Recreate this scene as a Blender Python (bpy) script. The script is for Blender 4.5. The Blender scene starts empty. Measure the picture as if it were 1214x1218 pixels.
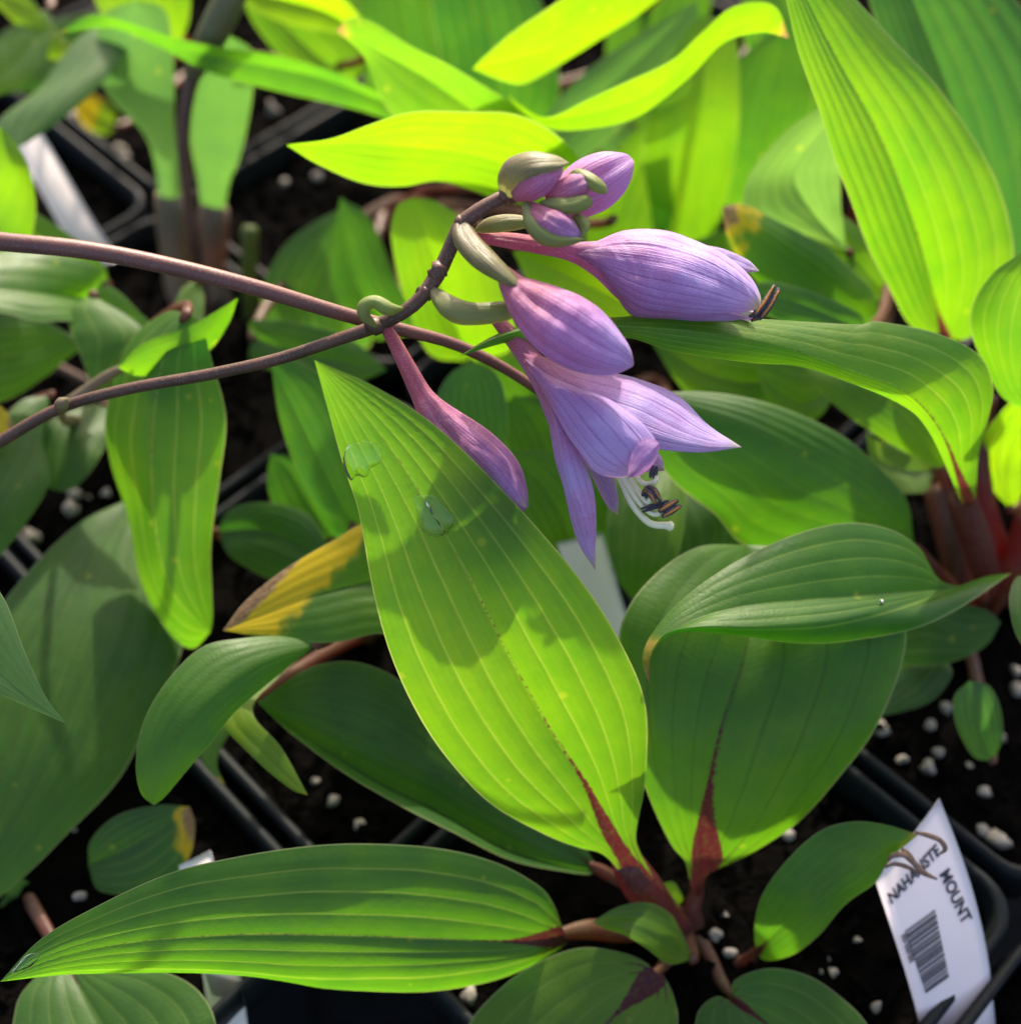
import bpy, math, random
import numpy as np
from mathutils import Vector
from mathutils.bvhtree import BVHTree

# ------------------------------------------------------------------ camera, sky, sun, exposure
SC = bpy.context.scene
COL = SC.collection
PITCH, HC, FPX = math.radians(55), 0.38, 1500.0
PW, PH = 1214.0, 1218.0
cam_d = bpy.data.cameras.new('camera'); cam = bpy.data.objects.new('camera', cam_d); COL.objects.link(cam)
cam.location = (0, 0, HC); cam.rotation_euler = (math.pi / 2 - PITCH, 0, 0)
cam_d.sensor_fit = 'HORIZONTAL'; cam_d.sensor_width = 36; cam_d.lens = FPX / PW * 36
cam_d.clip_start = 0.02; cam_d.clip_end = 60
cam_d.dof.use_dof = True; cam_d.dof.focus_distance = 0.308
cam_d.dof.aperture_fstop = cam_d.lens / 1000 / 0.0066
SC.camera = cam
SUN_EL, SUN_AZ = math.radians(34), math.radians(4)       # azimuth from +Y towards +X
w = bpy.data.worlds.new('World'); SC.world = w; w.use_nodes = True
wn = w.node_tree.nodes; sky = wn.new('ShaderNodeTexSky'); sky.sky_type = 'NISHITA'; sky.sun_disc = False
sky.sun_elevation = SUN_EL; sky.sun_rotation = SUN_AZ; sky.dust_density = 4.; sky.air_density = .8
wn['Background'].inputs['Strength'].default_value = 0.15
w.node_tree.links.new(sky.outputs[0], wn['Background'].inputs['Color'])
sl = bpy.data.lights.new('sun', 'SUN'); sl.energy = 2.5; sl.angle = math.radians(0.9); sl.color = (1, .95, .86)
sun = bpy.data.objects.new('sun', sl); COL.objects.link(sun)
sdir = Vector((math.sin(SUN_AZ) * math.cos(SUN_EL), math.cos(SUN_AZ) * math.cos(SUN_EL), math.sin(SUN_EL)))
sun.rotation_euler = sdir.to_track_quat('Z', 'Y').to_euler(); sun.location = sdir * 3
vs = SC.view_settings; vs.view_transform = 'Standard'; vs.look = 'None'; vs.gamma = 1; vs.use_curve_mapping = False
vs.exposure = 1.42
vs.use_white_balance = True; vs.white_balance_temperature = 7100; vs.white_balance_tint = 10
SC.cycles.max_bounces = 5; SC.cycles.diffuse_bounces = 3; SC.cycles.glossy_bounces = 2; SC.cycles.transmission_bounces = 5
SC.cycles.caustics_reflective = False

# ------------------------------------------------------------------ helpers
RIGHT = np.array([1., 0, 0]); FWD = np.array([0, math.cos(PITCH), -math.sin(PITCH)])
UP = np.array([0, math.sin(PITCH), math.cos(PITCH)]); CAM = np.array([0, 0, HC])
def P(x, y, d):
    return CAM + d * (FWD + (x - PW / 2) / FPX * RIGHT - (y - PH / 2) / FPX * UP)
def catmull(pts, n, dense=12):
    """smooth curve through pts (k,dim), n samples even in arc length of the first three columns"""
    p = np.asarray(pts, float)
    if len(p) == 2: p = np.array([p[0], p.mean(0), p[1]])
    q = np.vstack([2 * p[0] - p[1], p, 2 * p[-1] - p[-2]]); out = []
    t = np.linspace(0, 1, dense, endpoint=False)[:, None]
    for i in range(len(p) - 1):
        a, b, c, d = q[i:i + 4]
        out.append(.5 * (2 * b + (c - a) * t + (2 * a - 5 * b + 4 * c - d) * t**2 + (3 * b - a - 3 * c + d) * t**3))
    o = np.vstack(out + [p[-1:]])
    s = np.r_[0, np.cumsum(np.linalg.norm(np.diff(o[:, :3], axis=0), axis=1))]; s /= s[-1]
    tt = np.linspace(0, 1, n)
    return np.stack([np.interp(tt, s, o[:, k]) for k in range(o.shape[1])], 1)
def unit(v): return v / np.maximum(np.linalg.norm(v, axis=-1, keepdims=True), 1e-9)
def mesh_obj(name, verts, faces, mat, parent=None, uv=None, flow=None, origin=None, props=None, smooth=True, mats=None, fmat=None):
    me = bpy.data.meshes.new(name); v = np.asarray(verts, float)
    if origin is not None: v = v - np.asarray(origin)
    me.from_pydata(v.tolist(), [], [list(f) for f in faces])
    for m in (mats or [mat]): me.materials.append(m)
    if fmat is not None: me.polygons.foreach_set('material_index', np.asarray(fmat, np.int32))
    if smooth: me.polygons.foreach_set('use_smooth', np.ones(len(me.polygons), bool))
    li = np.zeros(len(me.loops), np.int32); me.loops.foreach_get('vertex_index', li)
    if uv is not None:
        l = me.uv_layers.new(name='UVMap'); l.data.foreach_set('uv', np.asarray(uv, np.float32)[li].ravel())
    if flow is not None:
        a = me.attributes.new('flow', 'FLOAT', 'POINT'); a.data.foreach_set('value', np.asarray(flow, np.float32))
    o = bpy.data.objects.new(name, me); COL.objects.link(o)
    if parent is not None: o.parent = parent
    for k, x in (props or {}).items(): o[k] = x
    return o
def empty(name, loc, **kw):
    o = bpy.data.objects.new(name, None); COL.objects.link(o); o.location = loc
    o.empty_display_size = .02
    for k, x in kw.items(): o[k] = x
    return o
def grid_faces(n, m, wrap=False):
    f = []
    for i in range(n - 1):
        for j in range(m if wrap else m - 1):
            k = (j + 1) % m
            f.append((i * m + j, i * m + k, (i + 1) * m + k, (i + 1) * m + j))
    return f

# ------------------------------------------------------------------ materials
class NT:
    def __init__(s, name):
        s.m = bpy.data.materials.new(name); s.m.use_nodes = True; s.t = s.m.node_tree; s.t.nodes.clear()
        s.out = s.n('ShaderNodeOutputMaterial')
    def n(s, typ, **kw):
        x = s.t.nodes.new(typ)
        for k, v in kw.items(): setattr(x, k, v)
        return x
    def set(s, sock, v):
        if v is None: return
        if isinstance(v, bpy.types.NodeSocket): s.t.links.new(v, sock)
        elif isinstance(v, (tuple, list)) and sock.type == 'RGBA': sock.default_value = (*v, 1) if len(v) == 3 else v
        else: sock.default_value = v
    def math(s, op, a, b=None, c=None, clamp=False):
        x = s.n('ShaderNodeMath', operation=op, use_clamp=clamp)
        for i, v in enumerate((a, b, c)): s.set(x.inputs[i], v)
        return x.outputs[0]
    def smooth(s, v, a, b):
        x = s.n('ShaderNodeMapRange', interpolation_type='SMOOTHSTEP')
        s.set(x.inputs[0], v); s.set(x.inputs[1], a); s.set(x.inputs[2], b); s.set(x.inputs[3], 0.); s.set(x.inputs[4], 1.)
        return x.outputs[0]
    def mix(s, f, a, b, mode='MIX'):
        x = s.n('ShaderNodeMix', data_type='RGBA', blend_type=mode)
        s.set(x.inputs[0], f); s.set(x.inputs[6], a); s.set(x.inputs[7], b); return x.outputs[2]
    def attr(s, name, obj=True):
        return s.n('ShaderNodeAttribute', attribute_type='OBJECT' if obj else 'GEOMETRY', attribute_name=name).outputs['Fac']
    def noise(s, vec, scale, detail=3, rough=.5, out=0):
        x = s.n('ShaderNodeTexNoise'); s.set(x.inputs['Vector'], vec); s.set(x.inputs['Scale'], scale)
        s.set(x.inputs['Detail'], detail); s.set(x.inputs['Roughness'], rough); return x.outputs[out]
    def ramp(s, f, stops):
        x = s.n('ShaderNodeValToRGB'); e = x.color_ramp.elements
        while len(e) < len(stops): e.new(.5)
        for el, (p, c) in zip(e, stops): el.position = p; el.color = (*c, 1)
        s.set(x.inputs[0], f); return x.outputs[0]
    def bsdf(s, col, rough=.5, spec=.4, normal=None, **kw):
        x = s.n('ShaderNodeBsdfPrincipled'); s.set(x.inputs['Base Color'], col); s.set(x.inputs['Roughness'], rough)
        s.set(x.inputs['Specular IOR Level'], spec); s.set(x.inputs['Normal'], normal)
        for k, v in kw.items(): s.set(x.inputs[k], v)
        return x.outputs[0]
    def bump(s, h, strength, dist):
        x = s.n('ShaderNodeBump'); s.set(x.inputs['Height'], h); x.inputs['Strength'].default_value = strength
        x.inputs['Distance'].default_value = dist; return x.outputs[0]
    def thin(s, a, tcol, f, normal=None):
        t = s.n('ShaderNodeBsdfTranslucent'); s.set(t.inputs[0], tcol); s.set(t.inputs['Normal'], normal)
        m = s.n('ShaderNodeMixShader'); s.set(m.inputs[0], f); s.t.links.new(a, m.inputs[1]); s.t.links.new(t.outputs[0], m.inputs[2])
        return m.outputs[0]
    def done(s, sh): s.t.links.new(sh, s.out.inputs[0]); return s.m

def leaf_material():
    N = NT('hosta_leaf')
    tc = N.n('ShaderNodeTexCoord'); sep = N.n('ShaderNodeSeparateXYZ'); N.set(sep.inputs[0], tc.outputs['UV'])
    pos = N.n('ShaderNodeNewGeometry').outputs['Position']
    u, v = sep.outputs[0], sep.outputs[1]
    us = N.math('MULTIPLY_ADD', u, 2., -1.); a = N.math('ABSOLUTE', us)
    nlo = N.noise(pos, 45., 2); nmid = N.noise(pos, 160., 2); nfine = N.noise(pos, 900., 2)
    st = N.n('ShaderNodeMapping'); N.set(st.inputs[0], tc.outputs['UV']); st.inputs['Scale'].default_value = (30, 3, 1)
    streak = N.noise(st.outputs[0], 1.6, 2)
    x = N.math('MULTIPLY', a, N.attr('nv'))
    x = N.math('ADD', x, N.math('MULTIPLY_ADD', nlo, .16, -.08))
    dist = N.math('ABSOLUTE', N.math('SUBTRACT', N.math('FRACT', N.math('ADD', x, .5)), .5))
    vein = N.math('SUBTRACT', 1., N.smooth(dist, .012, .075))
    vein = N.math('MULTIPLY', vein, N.math('MULTIPLY_ADD', nmid, .9, .45, clamp=True))
    tone = N.math('ADD', N.math('MULTIPLY_ADD', nmid, .22, -.11), N.math('ADD', N.attr('tone'), 0.)); tone = N.math('ADD', tone, N.math('MULTIPLY_ADD', nlo, .5, -.25), clamp=True)
    tone = N.math('ADD', tone, N.math('MULTIPLY_ADD', streak, .22, -.11), clamp=True)
    col = N.ramp(tone, [(0, (.024, .078, .024)), (.5, (.060, .155, .018)), (1, (.155, .250, .016))])
    tra = N.ramp(tone, [(0, (.060, .300, .020)), (.5, (.175, .500, .012)), (1, (.370, .680, .010))])
    pale = N.attr('pale')
    col = N.mix(pale, col, (.15, .25, .12)); tra = N.mix(pale, tra, (.26, .42, .15))
    vs_ = N.math('MULTIPLY', vein, N.attr('vein'), clamp=True)
    col = N.mix(vs_, col, (.24, .34, .07)); tra = N.mix(N.math('MULTIPLY', vs_, .6), tra, (.62, .78, .08))
    dk = N.math('MULTIPLY', vein, N.math('MULTIPLY', N.attr('vein'), -1.), clamp=True)
    col = N.mix(dk, col, (.012, .035, .008)); tra = N.mix(dk, tra, (.06, .16, .01))
    # pale freckles
    vo = N.n('ShaderNodeTexVoronoi'); vo.inputs['Scale'].default_value = 150.; N.set(vo.inputs['Vector'], pos)
    vsep = N.n('ShaderNodeSeparateColor'); N.set(vsep.inputs[0], vo.outputs['Color'])
    rad = N.math('MULTIPLY', N.smooth(vsep.outputs[0], .86, 1.), .15)
    dot = N.math('SUBTRACT', 1., N.smooth(N.math('SUBTRACT', vo.outputs['Distance'], rad), -.06, .10))
    dot = N.math('MULTIPLY', dot, N.smooth(vsep.outputs[0], .86, .88))
    col = N.mix(N.math('MULTIPLY', dot, .35), col, (.42, .46, .04)); tra = N.mix(N.math('MULTIPLY', dot, .3), tra, (.8, .8, .05))
    # maroon flush creeping up the midrib and the veins from the leaf base
    red = N.attr('red')
    left = N.math('SUBTRACT', 1., N.math('DIVIDE', v, N.math('MAXIMUM', red, .001)), clamp=True)
    left = N.math('MULTIPLY', left, N.smooth(red, 0., .02))
    core = N.math('SUBTRACT', N.math('MULTIPLY_ADD', N.math('POWER', left, 4.), .10, N.math('MULTIPLY', N.math('POWER', left, .7), .042)), a)
    core = N.math('ADD', core, N.math('MULTIPLY', N.math('POWER', left, 4.5), 1.25))
    core = N.math('ADD', core, N.math('MULTIPLY_ADD', nfine, .07, -.035))
    vred = N.math('SUBTRACT', N.math('MULTIPLY', N.math('POWER', left, 3.5), .42), dist)
    vred = N.math('ADD', vred, N.math('MULTIPLY_ADD', nfine, .16, -.08))
    vred = N.math('MULTIPLY', N.smooth(vred, 0., .14), N.smooth(left, .52, .8))
    rm = N.math('MAXIMUM', N.smooth(core, -.012, .022), vred)
    rm = N.math('MULTIPLY', rm, N.math('MULTIPLY_ADD', nfine, .6, .68, clamp=True))
    col = N.mix(rm, col, (.080, .014, .018)); tra = N.mix(rm, tra, (.15, .018, .024))
    # yellowed and dried tip
    tip = N.attr('tip')
    t = N.math('ADD', v, N.math('MULTIPLY_ADD', nmid, .24, -.12)); t = N.math('ADD', t, N.math('MULTIPLY', us, N.attr('tipu')))
    lim = N.math('SUBTRACT', 1., tip); on = N.smooth(tip, 0., .01)
    ye = N.math('MULTIPLY', N.smooth(t, lim, N.math('ADD', lim, .10)), on)
    lim2 = N.math('SUBTRACT', 1., N.math('MULTIPLY', tip, N.math('MULTIPLY_ADD', N.smooth(tip, .1, .4), -.54, .78)))
    br = N.math('MULTIPLY', N.smooth(t, lim2, N.math('ADD', lim2, .08)), on)
    col = N.mix(ye, col, (.62, .45, .015)); tra = N.mix(ye, tra, (.8, .62, .02))
    brc = N.ramp(nfine, [(.3, (.20, .10, .05)), (.7, (.46, .30, .17))])
    col = N.mix(br, col, brc); tra = N.mix(br, tra, (.42, .26, .10))
    edge = N.smooth(a, .978, .995)
    col = N.mix(N.math('MULTIPLY', edge, .6), col, (.34, .38, .18)); tra = N.mix(N.math('MULTIPLY', edge, .5), tra, (.7, .72, .2))
    cm = N.n('ShaderNodeMapping'); N.set(cm.inputs[0], tc.outputs['UV']); cm.inputs['Scale'].default_value = (10, 60, 1)
    cross = N.noise(cm.outputs[0], 2.2, 1)
    h = N.math('ADD', N.math('MULTIPLY', nfine, .35), N.math('MULTIPLY', cross, .8)); h = N.math('ADD', h, N.math('MULTIPLY', nmid, .6))
    nb = N.bump(h, .22, .0006)
    rough = N.math('ADD', N.math('MULTIPLY_ADD', nmid, .22, .34), N.math('MULTIPLY', br, .3))
    p = N.bsdf(col, rough, .42, nb)
    return N.done(N.thin(p, tra, .5, nb))
def stalk_material():
    N = NT('leaf_stalk'); tc = N.n('ShaderNodeTexCoord'); sep = N.n('ShaderNodeSeparateXYZ'); N.set(sep.inputs[0], tc.outputs['UV'])
    pos = N.n('ShaderNodeNewGeometry').outputs['Position']; f = N.noise(pos, 1400., 3); g = N.noise(pos, 120., 3)
    k = N.math('ADD', N.attr('maroon'), N.math('MULTIPLY_ADD', g, .5, -.25), clamp=True)
    spk = N.math('MULTIPLY', N.smooth(f, .50, .62), .4)
    k = N.math('SUBTRACT', k, spk, clamp=True)
    col = N.ramp(k, [(0, (.09, .15, .04)), (.45, (.15, .09, .05)), (1, (.080, .017, .020))])
    tra = N.ramp(k, [(0, (.30, .42, .06)), (.45, (.45, .20, .06)), (1, (.75, .06, .03))])
    col = N.mix(N.attr('pale'), col, (.30, .24, .19))
    st = N.n('ShaderNodeMapping'); N.set(st.inputs[0], tc.outputs['UV']); st.inputs['Scale'].default_value = (14, 1.5, 1)
    nb = N.bump(N.noise(st.outputs[0], 2., 3), .25, .0006)
    return N.done(N.thin(N.bsdf(col, .42, .4, nb), tra, .30, nb))
def scape_material():
    N = NT('flower_stalk'); tc = N.n('ShaderNodeTexCoord'); pos = N.n('ShaderNodeNewGeometry').outputs['Position']
    g = N.noise(pos, 90., 3); f = N.noise(pos, 1800., 3)
    col = N.ramp(g, [(.3, (.055, .028, .018)), (.7, (.125, .055, .040))])
    col = N.mix(N.attr('pink'), col, (.20, .072, .072))
    col = N.mix(N.math('MULTIPLY', N.smooth(f, .52, .68), .35), col, (.24, .19, .12))
    nb = N.bump(f, .2, .0004)
    return N.done(N.bsdf(col, .45, .4, nb))
def petal_material():
    N = NT('lilac_petal'); tc = N.n('ShaderNodeTexCoord'); sep = N.n('ShaderNodeSeparateXYZ'); N.set(sep.inputs[0], tc.outputs['UV'])
    pos = N.n('ShaderNodeNewGeometry').outputs['Position']; u = sep.outputs[0]
    lo = N.noise(pos, 110., 3); fine = N.noise(pos, 2600., 2)
    st = N.n('ShaderNodeMapping'); N.set(st.inputs[0], tc.outputs['UV']); st.inputs['Scale'].default_value = (42, 1.6, 1)
    streak = N.noise(st.outputs[0], 1.3, 4)
    f = N.math('ADD', N.attr('flow', False), N.math('MULTIPLY_ADD', lo, .7, -.38)); f = N.math('ADD', f, N.math('MULTIPLY_ADD', streak, .5, -.25))
    f = N.math('ADD', f, N.attr('violet'), clamp=True)
    col = N.ramp(f, [(0, (.48, .10, .10)), (.25, (.50, .13, .20)), (.5, (.48, .18, .38)), (.78, (.46, .24, .56)), (1, (.47, .34, .70))])
    x = N.math('MULTIPLY', N.math('ABSOLUTE', N.math('MULTIPLY_ADD', u, 2., -1.)), N.attr('nv'))
    x = N.math('ADD', x, N.math('MULTIPLY_ADD', lo, .3, -.15))
    d = N.math('ABSOLUTE', N.math('SUBTRACT', N.math('FRACT', N.math('ADD', x, .5)), .5))
    line = N.math('SUBTRACT', 1., N.smooth(d, .02, .13))
    line = N.math('MULTIPLY', line, N.math('MULTIPLY_ADD', streak, 1.2, -.15, clamp=True))
    col = N.mix(N.math('MULTIPLY', line, .85), col, (.13, .035, .22))
    col = N.mix(N.math('MULTIPLY', N.smooth(fine, .48, .72), .30), col, (.72, .66, .86))
    tg = N.math('MULTIPLY', N.smooth(sep.outputs[1], .90, 1.), N.attr('greentip'))
    col = N.mix(tg, col, (.46, .46, .20))
    h = N.math('ADD', N.math('MULTIPLY', fine, .3), N.math('MULTIPLY', streak, .9)); h = N.math('SUBTRACT', h, N.math('MULTIPLY', line, .5))
    nb = N.bump(h, .6, .0006)
    tra = N.mix(.5, col, (.80, .30, .62))
    return N.done(N.thin(N.bsdf(col, .42, .35, nb, **{'Sheen Weight': .15}), tra, .33, nb))
def bract_material():
    N = NT('bract'); tc = N.n('ShaderNodeTexCoord'); sep = N.n('ShaderNodeSeparateXYZ'); N.set(sep.inputs[0], tc.outputs['UV'])
    pos = N.n('ShaderNodeNewGeometry').outputs['Position']; lo = N.noise(pos, 220., 3); fine = N.noise(pos, 2200., 3)
    k = N.math('ADD', N.attr('mauve'), N.math('MULTIPLY_ADD', lo, .5, -.25)); k = N.math('ADD', k, N.math('MULTIPLY_ADD', fine, .9, -.45))
    k = N.math('ADD', k, N.math('MULTIPLY', N.math('SUBTRACT', .5, sep.outputs[1]), .35), clamp=True)
    col = N.ramp(k, [(0, (.20, .29, .055)), (.5, (.22, .22, .085)), (1, (.15, .085, .075))])
    edge = N.smooth(N.math('ABSOLUTE', N.math('MULTIPLY_ADD', sep.outputs[0], 2., -1.)), .9, 1.)
    col = N.mix(N.math('MULTIPLY', edge, .6), col, (.45, .42, .30))
    st = N.n('ShaderNodeMapping'); N.set(st.inputs[0], tc.outputs['UV']); st.inputs['Scale'].default_value = (26, 1.6, 1)
    nb = N.bump(N.noise(st.outputs[0], 1.5, 3), .4, .0005)
    return N.done(N.thin(N.bsdf(col, .36, .45, nb), N.mix(.5, col, (.5, .6, .1)), .3, nb))
def plain(name, col, rough=.5, spec=.4, var=.0, scale=300., bump=0., bd=.0008, **kw):
    N = NT(name); pos = N.n('ShaderNodeNewGeometry').outputs['Position']; n = N.noise(pos, scale, 4)
    c = N.mix(N.math('MULTIPLY', N.smooth(n, .3, .7), var), col, tuple(min(1, q * 2.0) for q in col)) if var else col
    return N.done(N.bsdf(c, rough, spec, N.bump(n, bump, bd) if bump else None, **kw))
M_LEAF, M_STALK, M_SCAPE, M_PETAL, M_BRACT = leaf_material(), stalk_material(), scape_material(), petal_material(), bract_material()
M_FIL = plain('filament', (.80, .76, .46), .4, .4, .2, 900.)
M_ANTH = plain('anther', (.045, .038, .050), .55, .3, .6, 1500., .5)
M_POLLEN = plain('pollen_slit', (.34, .15, .04), .8, .1, .4, 2500., .5)
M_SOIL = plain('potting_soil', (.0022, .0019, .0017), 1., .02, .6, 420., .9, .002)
M_BARK = plain('bark_chip', (.05, .030, .018), .9, .15, .5, 500., .6)
M_PERL = plain('perlite', (.27, .24, .21), .9, .15, .3, 500., .5)
M_POT = plain('black_plastic', (.007, .009, .010), .55, .18, .35, 500., .12)
M_TAG = plain('tag_plastic', (.84, .71, .70), .38, .4, .05, 200.)
M_INK = plain('tag_ink', (.035, .033, .045), .5, .3)
M_DRY = plain('dried_tip', (.17, .105, .075), .75, .2, .6, 700., .5)
def water_mat():
    N = NT('water'); return N.done(N.bsdf((.93, 1, .9), .02, .5, None, **{'Transmission Weight': 1., 'IOR': 1.33}))
M_WATER = water_mat()

# ------------------------------------------------------------------ lofted sheet through rails (leaves, petals, bracts)
def sheet(rails, us, n, m, bulge, corr, nv, wave, rng, tipround=0):
    """rails: list of (n,3) arrays ordered left..right with cross positions us; returns verts, uv"""
    U = np.linspace(-1, 1, m); G = np.zeros((n, m, 3)); R = np.stack(rails, 1)
    for j, uu in enumerate(U):
        k = min(max(np.searchsorted(us, uu, 'right') - 1, 0), len(us) - 2)
        t = (uu - us[k]) / (us[k + 1] - us[k])
        G[:, j] = R[:, k] * (1 - t) + R[:, k + 1] * t
    def normals(G):
        dv = np.gradient(G, axis=0); du = np.gradient(G, axis=1)
        nn = unit(np.cross(du, dv)); s = np.sign((nn * (CAM - G)).sum(-1).mean()) or 1
        return nn * s
    width = np.linalg.norm(R[:, -1] - R[:, 0], axis=1)
    wmax = width.max(); V = np.linspace(0, 1, n)
    nn = normals(G)
    # round the folds between rails
    off = np.zeros((n, m))
    for k in range(len(us) - 1):
        t = np.clip((U - us[k]) / (us[k + 1] - us[k]), 0, 1); inside = (U >= us[k]) & (U <= us[k + 1])
        seg = np.linalg.norm(R[:, k + 1] - R[:, k], axis=1)
        off += inside[None, :] * np.sin(np.pi * t)[None, :] * seg[:, None] * bulge
    aU = np.abs(U)
    off += (np.abs(np.sin(np.pi * nv * aU)) ** .8 * np.clip((1 - aU) * nv * 2, 0, 1))[None, :] * (np.minimum(width, wmax) * corr)[:, None]
    p1, p2, p3, p4 = rng.uniform(0, 6.28, 4); f1, f2 = rng.uniform(1.2, 2.2), rng.uniform(3, 4.5)
    sd = np.where(U < 0, 1., 0.)[None, :]
    wv = (np.sin(6.28 * f1 * V[:, None] + p1 + sd * p3) + .5 * np.sin(6.28 * f2 * V[:, None] + p2 + sd * p4)) * (aU[None, :] ** 1.8)
    off += wv * (width * wave)[:, None] * np.minimum(1, np.minimum(V, 1 - V) * 6)[:, None]
    G = G + nn * off[..., None]
    uv = np.stack(np.meshgrid((U + 1) / 2, V), -1).reshape(-1, 2)
    return G.reshape(-1, 3), uv
def rail(mid, edge, dofs):
    """edge: list of (x,y) or (x,y,dd); depth comes from the midrib at the same share of the way plus dofs"""
    e2 = np.array([mid[0][:2]] + [q[:2] for q in edge] + [mid[-1][:2]], float)
    s = np.r_[0, np.cumsum(np.linalg.norm(np.diff(e2, axis=0), axis=1))]; s /= s[-1]
    mm = np.array(mid, float); sm = np.r_[0, np.cumsum(np.linalg.norm(np.diff(mm[:, :2], axis=0), axis=1))]; sm /= sm[-1]
    out = []
    for i, (q, t) in enumerate(zip(e2, s)):
        d = np.interp(t, sm, mm[:, 2]); dd = dofs * math.sin(math.pi * t) ** .6 if 0 < t < 1 else 0
        if 0 < i < len(e2) - 1 and len(edge[i - 1]) > 2: dd = edge[i - 1][2]
        out.append(P(q[0], q[1], d + dd))
    return out
def rails_from(mid, d, edges, dofs, n):
    m2 = np.array(mid, float); s = np.r_[0, np.cumsum(np.linalg.norm(np.diff(m2, axis=0), axis=1))]; s /= s[-1]
    dd = np.interp(s, np.linspace(0, 1, len(d)), d); m3 = [(*q, z) for q, z in zip(mid, dd)]
    rs = [catmull(rail(m3, e, o), n) for e, o in zip(edges, dofs)]
    return rs, catmull([P(*q) for q in m3], n)
def tube(path, radii, seg=12, flat=1., ridge=0, ramp=0., n=None, nrm=None, twist=0):
    """swept tube; path (k,3), radii (k); returns verts, faces, uv, share of the way"""
    k = n or len(path) * 6
    c = catmull(np.c_[np.asarray(path), np.asarray(radii)], k); p, r = c[:, :3], np.maximum(c[:, 3], 1e-5)
    t = unit(np.gradient(p, axis=0)); ref = np.asarray(nrm if nrm is not None else -FWD, float)
    b = unit(np.cross(t, ref)); nn = np.cross(b, t)
    an = np.linspace(0, 2 * np.pi, seg, endpoint=False)
    V = np.linspace(0, 1, k)
    prof = 1 + ramp * (np.abs(np.cos(ridge * .5 * an)) - .5) if ridge else np.ones(seg)
    rad = r[:, None] * prof[None, :] * np.ones((k, 1))
    vv = p[:, None] + b[:, None] * (rad * np.cos(an))[..., None] + nn[:, None] * (rad * np.sin(an) * flat)[..., None]
    verts = vv.reshape(-1, 3); f = grid_faces(k, seg, True)
    f.append(tuple(range(seg))[::-1]); f.append(tuple((k - 1) * seg + i for i in range(seg)))
    uv = np.stack([np.tile(1 - np.abs(np.linspace(0, 2, seg, endpoint=False) - 1), k), np.repeat(V, seg)], 1)
    return verts, f, uv, np.repeat(V, seg)

# ------------------------------------------------------------------ pots, soil, bench
A45 = 2 ** -.5; SOIL_Z = -.004
def gridxy(i, j):
    c, e = .122 + i * .145, -.046 + j * .145
    return (c + e) * A45, (c - e) * A45
GRID = dict(M=(0, 0), G=(1, 0), B=(1, -1), C=(0, -1), D=(0, -2), E=(1, -2), F=(2, -1), H=(2, -2), I=(1, -3), J=(0, -3),
            K=(-1, -1), N=(2, 0), O=(3, -1), Q=(-1, -2), S=(0, 1), X=(2, -3), Y=(3, -2), W=(1, -4))
b = bpy.data.meshes.new('bench_floor'); b.from_pydata([(-4, -2, -.135), (4, -2, -.135), (4, 6, -.135), (-4, 6, -.135)], [], [(0, 1, 2, 3)])
b.materials.append(plain('bench_fabric', (.012, .012, .012), .9, .1, .5, 60., .4)); bo = bpy.data.objects.new('ground', b); COL.objects.link(bo); bo['kind'] = 'structure'
def ring_sq(h, z, r, k=5):
    pts = []
    for q in range(4):
        for s in range(k + 1):
            a = math.pi / 2 * (q + s / k); cx, cy = [(1, 1), (-1, 1), (-1, -1), (1, -1)][q]
            pts.append((cx * (h - r) + r * math.cos(a), cy * (h - r) + r * math.sin(a), z))
    return pts
def loft_rings(rings):
    n = len(rings[0]); return [p for r in rings for p in r], grid_faces(len(rings), n, True)
H = .070
POTW = loft_rings([ring_sq(H * .80, -.130, .01), ring_sq(H - .0035, -.018, .012), ring_sq(H - .0035, -.0135, .012)])
POTR = loft_rings([ring_sq(H - .0032, -.0135, .012), ring_sq(H + .0005, -.013, .013), ring_sq(H + .0005, .0055, .013), ring_sq(H - .0006, .007, .0125),
                   ring_sq(H - .0022, .0068, .012), ring_sq(H - .003, .005, .0115), ring_sq(H - .004, -.03, .011)])
def soil_mesh(rng, n=44):
    g = np.linspace(-1, 1, n); X, Y = np.meshgrid(g * (H - .0042), g * (H - .0042)); Z = np.zeros_like(X)
    for _ in range(60):
        fx, fy = rng.normal(0, 1, 2) * rng.choice([90, 260, 500]); Z += np.sin(X * fx + Y * fy + rng.uniform(0, 6.3)) * .00028
    Z += rng.normal(0, .0005, Z.shape)
    return np.stack([X, Y, Z + SOIL_Z], -1).reshape(-1, 3), grid_faces(n, n)
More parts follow.
